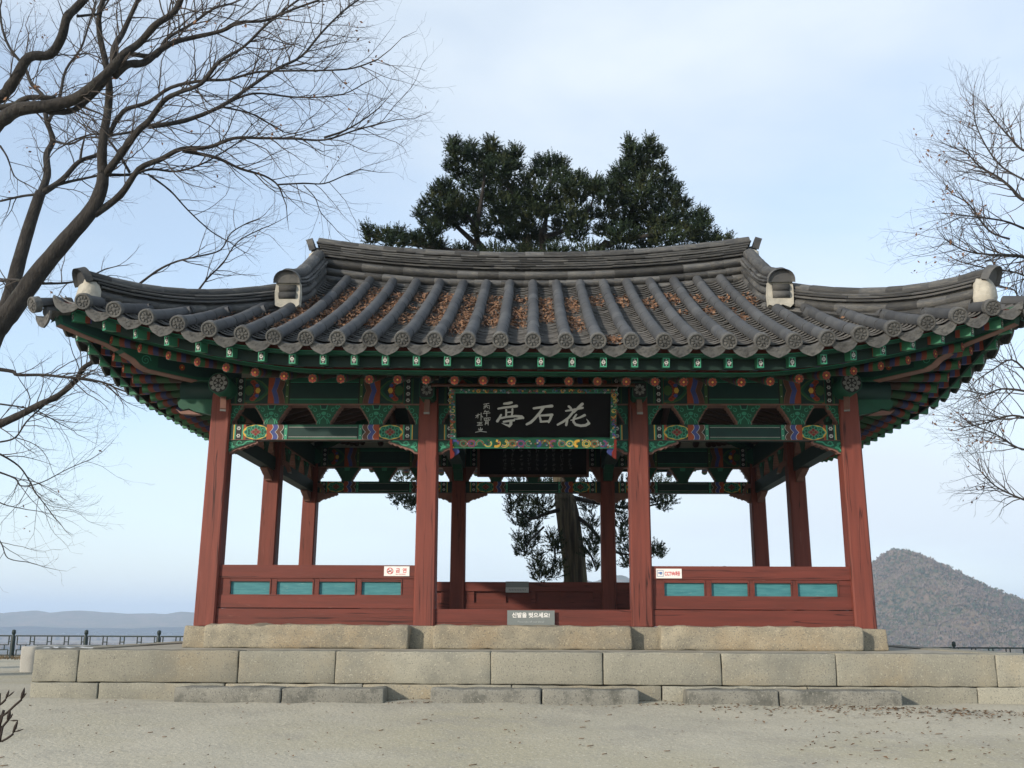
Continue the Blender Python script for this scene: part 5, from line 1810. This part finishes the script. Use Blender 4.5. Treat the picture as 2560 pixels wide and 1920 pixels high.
t4 = [
    (D_([(760, 690), (694, 670), (620, 665), (560, 665), (480, 635), (400, 600)]), 12, 3, Y4, Y4 - 1, 3),
    (D_([(760, 470), (694, 440), (640, 410), (590, 370), (530, 320), (480, 280), (430, 245)]), 12, 3, Y4, Y4 + .5, 3),
    (D_([(694, 560), (620, 530), (500, 525), (430, 505)]), 7, 3, Y4, Y4 - .6, 3),
    (D_([(760, 280), (694, 255), (640, 210), (600, 160), (560, 120)]), 9, 3, Y4, Y4 + 1, 3),
    (D_([(640, 600), (570, 560), (480, 480), (420, 440)]), 6, 3, Y4, Y4, 3),
    (D_([(700, 380), (620, 330), (570, 260), (520, 170), (500, 110)]), 6, 3, Y4, Y4 + .6, 3),
    (D_([(760, 1200), (694, 1180), (620, 1160), (560, 1180), (500, 1170)]), 8, 3, Y4, Y4, 3),
    (D_([(720, 1120), (640, 1060), (580, 1090), (520, 1130)]), 6, 3, Y4, Y4 + .5, 3),
    (D_([(740, 1290), (640, 1270), (560, 1290), (470, 1310)]), 7, 3, Y4, Y4, 3),
    (D_([(740, 1400), (660, 1390), (590, 1340), (520, 1300)]), 6, 3, Y4, Y4 + .4, 3),
    (D_([(740, 1600), (660, 1570), (590, 1530), (520, 1480)]), 6, 3, Y4, Y4, 3),
    (D_([(740, 760), (660, 730), (560, 720), (470, 700)]), 6, 3, Y4 + .5, Y4 + .6, 2),
    (D_([(760, 900), (690, 860), (650, 800), (600, 770)]), 7, 3, Y4 + .5, Y4 + .6, 2),
]
p4 = px2w(2680, 700, Y4)
base4 = Vector((p4.x + .9, Y4, ground_z(9, Y4)))
tt = bare_tree('bare_tree', 'fine-twigged bare tree at the right edge beside the roof corner', t4, 41,
               (base4, [base4, base4 + Vector((-.1, 0, 2.5)), base4 + Vector((-.3, 0, 4.5)), base4 + Vector((-.4, 0, 6.5)), base4 + Vector((-.5, 0, 9))], (.26, .07)), 5.2, 160, .8)

# ------------------------------------------------------------------ old juniper behind the pavilion
JBARK = mat('stringy_bark', (.12, .10, .066), (.045, .038, .028), scale=5, rough=.95, bump=1.0, bscale=9, stretch=(3.5, 3.5, .18), bdist=.08, lo=.42, hi=.58, stain=(.8, (.13, .135, .07), .5, .7))
NEED = mat('juniper_needles', (.022, .040, .021), (.036, .052, .022), scale=.9, rough=.8, stain=(2.2, (.058, .066, .028), .5, .65), dirt=(7, (.013, .024, .015), .5, .62), spec=.15)
YJ = 8.0
jun = thing('juniper_tree', 'tall old juniper with dark green crown rising behind the roof', 'tree', (px2w(1448, 1500, YJ).x, YJ, ground_z(0, YJ)))
K = lambda u, v: (860 + u * .4521, 320 + v * .4521)
Z5 = lambda u, v: (1000 + u * .339, 1080 + v * .339)
Z4 = lambda u, v: (400 + u * .339, 1080 + v * .339)
tp = [px2w(*Z5(u, v), YJ) for u, v in ((1330, 1500), (1310, 1250), (1295, 1110), (1275, 900), (1255, 760), (1235, 600), (1215, 470), (1190, 330))] + [px2w(*K(1010, v), YJ + .5) for v in (760, 660, 590)]
mb = MB()
S = smooth_path(tp, 6)
m = len(S)
nseg = 26
for i, p in enumerate(S):
    t_ = i / (m - 1)
    r = .218 * (1 - .06 * min(1, t_ * 2)) * (1 - .62 * max(0, t_ - .5) * 2)
    for k in range(nseg):
        a = 6.28318 * k / nseg
        rr_ = r * (1 + .09 * math.sin(a * 7 + i * .12) + .07 * mn.noise((math.cos(a) * 2.4, math.sin(a) * 2.4, i * .13)))
        mb.v.append((p.x + rr_ * math.cos(a), p.y + rr_ * math.sin(a), p.z))
for i in range(m - 1):
    for k in range(nseg):
        mb.f.append((i * nseg + k, i * nseg + (k + 1) % nseg, (i + 1) * nseg + (k + 1) % nseg, (i + 1) * nseg + k))
        mb.m.append(0)
        mb.s.append(True)
mb.build('trunk', JBARK, jun)
def jl(pts, w0, w1, dy):
    P = smooth_path([px2w(*q, YJ + dy * i / (len(pts) - 1)) for i, q in enumerate(pts)])
    limbs = MB()
    limbs.tube(P, [(w0 + (w1 - w0) * i / (len(P) - 1)) * .5 * mpp(YJ) for i in range(len(P))], 8, 0)
    limbs.build('limb', BARK, jun)
fork = Z5(1200, 400)
for pts, w0, w1, dy in (([fork, K(800, 760), K(745, 660), K(735, 560), K(760, 400), K(780, 250), K(800, 130)], 26, 4, .6), ([fork, K(1100, 700), K(1110, 560), K(1130, 400), K(1150, 220)], 24, 3, .6),
                        ([fork, K(1400, 760), K(1480, 640), K(1560, 520), K(1630, 380), K(1680, 200), K(1695, 100)], 26, 4, .9), ([K(745, 660), K(640, 560), K(540, 480), K(440, 470)], 16, 4, .5),
                        ([K(735, 560), K(650, 440), K(560, 350)], 14, 4, -.5), ([K(760, 700), K(600, 680), K(420, 650), K(250, 630), K(130, 590)], 18, 4, .8), ([K(1500, 620), K(1650, 600), K(1850, 560), K(1980, 520)], 16, 4, -.6),
                        ([K(1110, 600), K(1230, 560), K(1340, 480), K(1390, 350)], 14, 4, .6), ([K(1110, 480), K(1000, 420), K(900, 330)], 12, 4, -.7),
                        ([Z5(1230, 560), Z5(1080, 600), Z5(960, 640), Z5(880, 560)], 12, 3, -.8), ([Z5(1250, 720), Z5(1150, 830), Z5(1140, 960), Z5(1080, 1060)], 7, 3, -.5),
                        ([Z5(1270, 600), Z5(1400, 700), Z5(1500, 820), Z5(1640, 900), Z5(1900, 890)], 12, 3, -.7), ([Z5(1250, 480), Z5(1450, 520), Z5(1700, 560), Z5(1960, 520)], 14, 3, .5),
                        ([Z5(1060, 700), Z5(960, 800), Z5(900, 860)], 6, 2, -.5), ([Z5(1220, 430), Z5(900, 420), Z4(1860, 420), Z4(1780, 500)], 14, 3, .6), ([Z5(1290, 800), Z5(1400, 900), Z5(1440, 1000)], 8, 3, -.4)):
    jl(pts, w0, w1, dy)
up_cl = [(610, 110, 40, 50), (640, 170, 60, 60), (700, 110, 25, 35), (715, 160, 45, 50), (815, 100, 35, 45), (820, 160, 60, 50), (900, 170, 30, 40), (950, 150, 30, 45), (940, 220, 50, 50), (600, 220, 40, 35),
         (650, 270, 50, 35), (760, 240, 80, 60), (850, 230, 80, 60), (770, 310, 60, 35), (880, 300, 60, 40), (690, 330, 40, 30), (560, 330, 50, 35), (520, 370, 50, 35), (600, 390, 60, 40), (480, 430, 50, 30), (430, 480, 35, 25),
         (560, 450, 60, 35), (470, 530, 60, 35), (540, 520, 60, 40), (500, 580, 40, 30), (640, 440, 70, 50), (700, 480, 80, 50), (620, 520, 60, 40), (760, 400, 80, 40), (850, 380, 80, 40), (900, 430, 90, 60),
         (960, 350, 60, 40), (1000, 420, 90, 60), (1080, 370, 80, 60), (860, 500, 90, 50), (960, 520, 100, 60), (1060, 480, 90, 60), (1000, 600, 100, 60), (900, 600, 60, 50), (760, 570, 70, 40), (1080, 600, 40, 60),
         (1150, 440, 70, 50), (1200, 380, 60, 50), (1090, 200, 35, 30), (1150, 200, 40, 35), (1200, 220, 35, 30), (1060, 260, 40, 25), (1130, 270, 70, 40), (1200, 280, 40, 40), (1000, 300, 40, 30), (1290, 290, 40, 40),
         (1260, 340, 50, 40), (1330, 320, 40, 30), (1390, 320, 30, 35), (1370, 360, 40, 30), (1290, 400, 50, 30), (1240, 470, 70, 40), (1200, 550, 60, 40), (1300, 540, 60, 40), (1280, 600, 60, 30), (1160, 620, 40, 20),
         (1350, 480, 50, 40), (1575, 100, 25, 35), (1600, 140, 40, 40), (1695, 100, 35, 40), (1680, 160, 50, 40), (1740, 150, 30, 35), (1600, 200, 55, 40), (1540, 240, 55, 35), (1650, 230, 60, 40), (1760, 240, 40, 35),
         (1500, 290, 40, 40), (1580, 300, 60, 40), (1680, 300, 70, 40), (1460, 340, 50, 35), (1540, 360, 70, 40), (1640, 370, 80, 40), (1730, 370, 60, 40), (1790, 310, 40, 35), (1830, 350, 35, 35), (1440, 400, 50, 35),
         (1520, 420, 60, 35), (1600, 440, 70, 40), (1700, 450, 80, 40), (1800, 420, 60, 45), (1870, 430, 40, 45), (1460, 480, 60, 40), (1560, 520, 90, 45), (1660, 540, 90, 50), (1760, 520, 90, 50), (1850, 510, 60, 50),
         (1960, 500, 50, 45), (1990, 540, 40, 40), (1440, 570, 60, 40), (1540, 600, 90, 50), (1660, 620, 90, 50), (1780, 610, 90, 50), (1900, 580, 70, 50), (1960, 620, 70, 40), (2040, 610, 40, 30), (2090, 640, 30, 15),
         (2125, 630, 12, 25), (130, 570, 25, 30), (150, 620, 40, 30), (220, 600, 50, 30), (300, 590, 40, 35), (280, 640, 70, 25), (360, 630, 40, 30), (410, 620, 30, 35), (450, 630, 50, 30), (520, 650, 40, 25)]
up_cl += [(u, v, 110, 70) for u in range(500, 1900, 170) for v in (720, 860)]
lo_cl = [(850, 510, 60, 50), (950, 520, 90, 60), (1060, 540, 70, 60), (830, 600, 40, 40), (920, 620, 80, 50), (1030, 620, 70, 50), (880, 680, 50, 40), (960, 720, 60, 40), (890, 790, 50, 40), (940, 840, 70, 50), (900, 900, 50, 35),
         (1000, 800, 40, 40), (1130, 800, 40, 60), (1150, 860, 40, 40), (1020, 930, 30, 40), (1010, 1000, 50, 60), (1040, 1070, 60, 40), (1120, 1060, 60, 40), (1160, 980, 30, 40), (1390, 540, 70, 60), (1400, 680, 60, 60),
         (1420, 800, 60, 70), (1400, 900, 50, 50), (1430, 1000, 40, 40), (1620, 560, 60, 60), (1640, 680, 60, 60), (1630, 800, 60, 60), (1660, 900, 50, 50), (1680, 980, 30, 40), (1900, 500, 60, 40), (1980, 510, 50, 40),
         (1940, 560, 40, 30), (1890, 880, 50, 40), (1920, 910, 30, 30), (900, 400, 120, 60), (1100, 400, 140, 60), (1400, 420, 140, 60), (1650, 420, 130, 60), (1900, 400, 120, 70)]
z4_cl = [(1740, 490, 50, 35), (1800, 520, 60, 50), (1860, 500, 50, 50), (1880, 560, 40, 40), (1800, 330, 80, 60)]
def crown(name, cl, conv, sc, seed, n0):
    rr = random.Random(seed)
    mb = MB()
    V, F_ = [], []
    for u, v, ru, rv in cl:
        c = px2w(*conv(u, v), YJ + rr.uniform(-1.1, 1.1))
        k = mpp(YJ) * sc
        rx, rz = ru * k * .95, rv * k * .95
        ry = min(rx, .7)
        ns = int(n0 * (rx * rz) ** .8 * 6) + 14
        for _ in range(ns):                           # sprays
            d = Vector((rr.gauss(0, 1), rr.gauss(0, 1), rr.gauss(0, 1))).normalized()
            q = c + Vector((d.x * rx, d.y * ry, d.z * rz)) * rr.uniform(.45, 1.05)
            ax = (Vector((d.x, d.y, d.z * .6)) * .75 + Vector((0, 0, .75)) + Vector((rr.gauss(0, .3), rr.gauss(0, .3), rr.gauss(0, .3)))).normalized()
            ln = rr.uniform(.11, .24)
            o1 = ax.orthogonal().normalized()
            for j in range(14):                       # needles along the spray
                t_ = j / 14
                w = Matrix.Rotation(rr.uniform(0, 6.28), 3, ax) @ o1
                p = q + ax * (ln * t_)
                l = rr.uniform(.045, .085) * (1 - .5 * t_)
                e = p + (w * .75 + ax * .65) * l
                s = ax.cross(w) * .0112
                b = len(V)
                V += [tuple(p - s), tuple(p + s), tuple(e)]
                F_.append((b, b + 1, b + 2))
    mb.v, mb.f, mb.m, mb.s = V, F_, [0] * len(F_), [False] * len(F_)
    return tag(mb.build(name, NEED, jun), kind='stuff')
crown('crown', up_cl, K, .4521, 3, 360)
crown('hanging_foliage', lo_cl, Z5, .339, 4, 130)
crown('hanging_foliage', z4_cl, Z4, .339, 5, 120)

# ------------------------------------------------------------------ budding shrub close to the camera
BUD = mat('dark_bud', (.017, .011, .009), (.028, .018, .013), scale=60, rough=.7)
sh = thing('budding_shrub', 'dark budding shrub twigs poking in at the lower left corner', 'shrub', (-1.0, -10.0, ground_z(-1, -10)))
S8 = lambda u, v: (u * .235, 1500 + v * .235)
YS = -10.0
def bud(mb, base, tip, w):
    ax = tip - base
    n = 8
    pr = [(0, .25), (.2, .75), (.5, 1), (.8, .6), (1, .08)]
    mb.tube([base + ax * a for a, _ in pr], [w * b for _, b in pr], n, 0, True)
stems, buds = MB(), MB()
rt = Vector((-1.03, YS, ground_z(-1, YS)))
for pts, bl in (([(-120, 1250), (0, 1120), (60, 1060)], [((60, 1060), (98, 955), 14), ((85, 1030), (155, 970), 9)]),
                ([(-140, 1380), (0, 1255), (80, 1195), (160, 1120), (230, 1060)], [((225, 1065), (262, 930), 19), ((225, 1060), (285, 985), 10)]),
                ([(-100, 1470), (0, 1380), (60, 1310), (95, 1270)], [((80, 1290), (110, 1165), 20), ((95, 1275), (138, 1205), 12)]),
                ([(-60, 1560), (0, 1515), (80, 1470), (140, 1425)], [((135, 1425), (192, 1275), 18), ((190, 1280), (105, 1285), 9), ((150, 1405), (258, 1372), 8)]),
                ([(-40, 1400), (0, 1330)], [((-8, 1340), (10, 1255), 14)])):
    P = [px2w(*S8(*q), YS) for q in pts]
    stems.tube(smooth_path([rt, rt.lerp(P[0], .6) + Vector((-.05, 0, 0))] + P), .0019, 6, 0)
    for a, b, w in bl:
        bud(buds, px2w(*S8(*a), YS), px2w(*S8(*b), YS), w * .235 * mpp(YS))
stems.build('stems', BUD, sh)
buds.build('buds', BUD, sh)

# ------------------------------------------------------------------ leaf litter on the sand, far houses
mb = MB()
rr = random.Random(77)
def lit(x, y, size):
    z = ground_z(x, y)
    leaf(mb, Vector((x, y, z + .008)), Vector((rr.gauss(0, .25), rr.gauss(0, .25), 1)).normalized(), size, rr)
for _ in range(520):
    lit(rr.uniform(-5, 5), rr.uniform(-7.5, -2.0), rr.uniform(.012, .035))
for _ in range(420):
    x = rr.gauss(3.3, .9)
    lit(x, -2.02 - abs(rr.gauss(0, .22)) - .15 * max(0, x - 3), rr.uniform(.02, .06))
for _ in range(260):
    lit(rr.uniform(1.8, 5.2), rr.uniform(-5.2, -2.2), rr.uniform(.015, .045))
for _ in range(160):
    lit(rr.choice((rr.uniform(-1.36, -.9), rr.uniform(.95, 1.4), rr.uniform(-3.3, 3.3))), -1.93 - rr.random() * .09 if rr.random() < .6 else -1.7, rr.uniform(.015, .04))
for _ in range(60):
    x, y = rr.uniform(-4, 4), rr.uniform(-7, -2.3)
    a = rr.uniform(-.6, .6)
    z = ground_z(x, y) + .006
    l = rr.uniform(.02, .06)
    mb.tube([(x, y, z), (x + l * math.cos(a), y + l * math.sin(a), z + .004)], .003, 4)
tag(mb.build('leaf_litter', mat('litter_leaf', (.10, .058, .033), (.16, .11, .068), scale=20, rough=.9)), 'scattered dry leaves and twigs on the sand, thickest at right', 'fallen leaves', kind='stuff')
HW = plain('far_house_white', (.7, .7, .68))
mb = MB()
mb.box(-.5, .5, -.5, .5, 0, .7, 0)
mb.prism([(-.55, .7), (.55, .7), (0, 1.0)], -.52, .52, 0)
HM = mb.mesh('far_house', [HW])
for i, (px, py, w) in enumerate(((160, 1569, 20), (385, 1566, 26), (405, 1566, 22), (425, 1567, 26), (280, 1588, 30), (315, 1589, 26), (195, 1581, 18), (240, 1584, 24))):
    p = px2w(px, py, 2900)
    o = put('far_house', HM, None, Matrix.Translation((p.x * 1.0, 2900, zp - .3)) @ Matrix.Rotation(i, 4, 'Z') @ Matrix.Diagonal((w * .4, w * .25, w * .22, 1)))
    tag(o, 'tiny white building far off on the plain below the blue mountains', 'building', 'white buildings on the far plain')

# ------------------------------------------------------------------ haze in the air
mb = MB()
mb.box(-9400, 9400, -300, 9400, -43.5, 125)
hm = bpy.data.materials.new('haze_air')
hm.use_nodes = True
hn = hm.node_tree
hn.nodes.clear()
ho = hn.nodes.new('ShaderNodeOutputMaterial')
pv = hn.nodes.new('ShaderNodeVolumePrincipled')
pv.inputs['Color'].default_value = (.62, .78, 1.0, 1)
pv.inputs['Density'].default_value = .00028
pv.inputs['Anisotropy'].default_value = 0.0
hn.links.new(pv.outputs['Volume'], ho.inputs['Volume'])
tag(mb.build('haze', hm), 'pale blue haze over the plain and hills', kind='stuff')
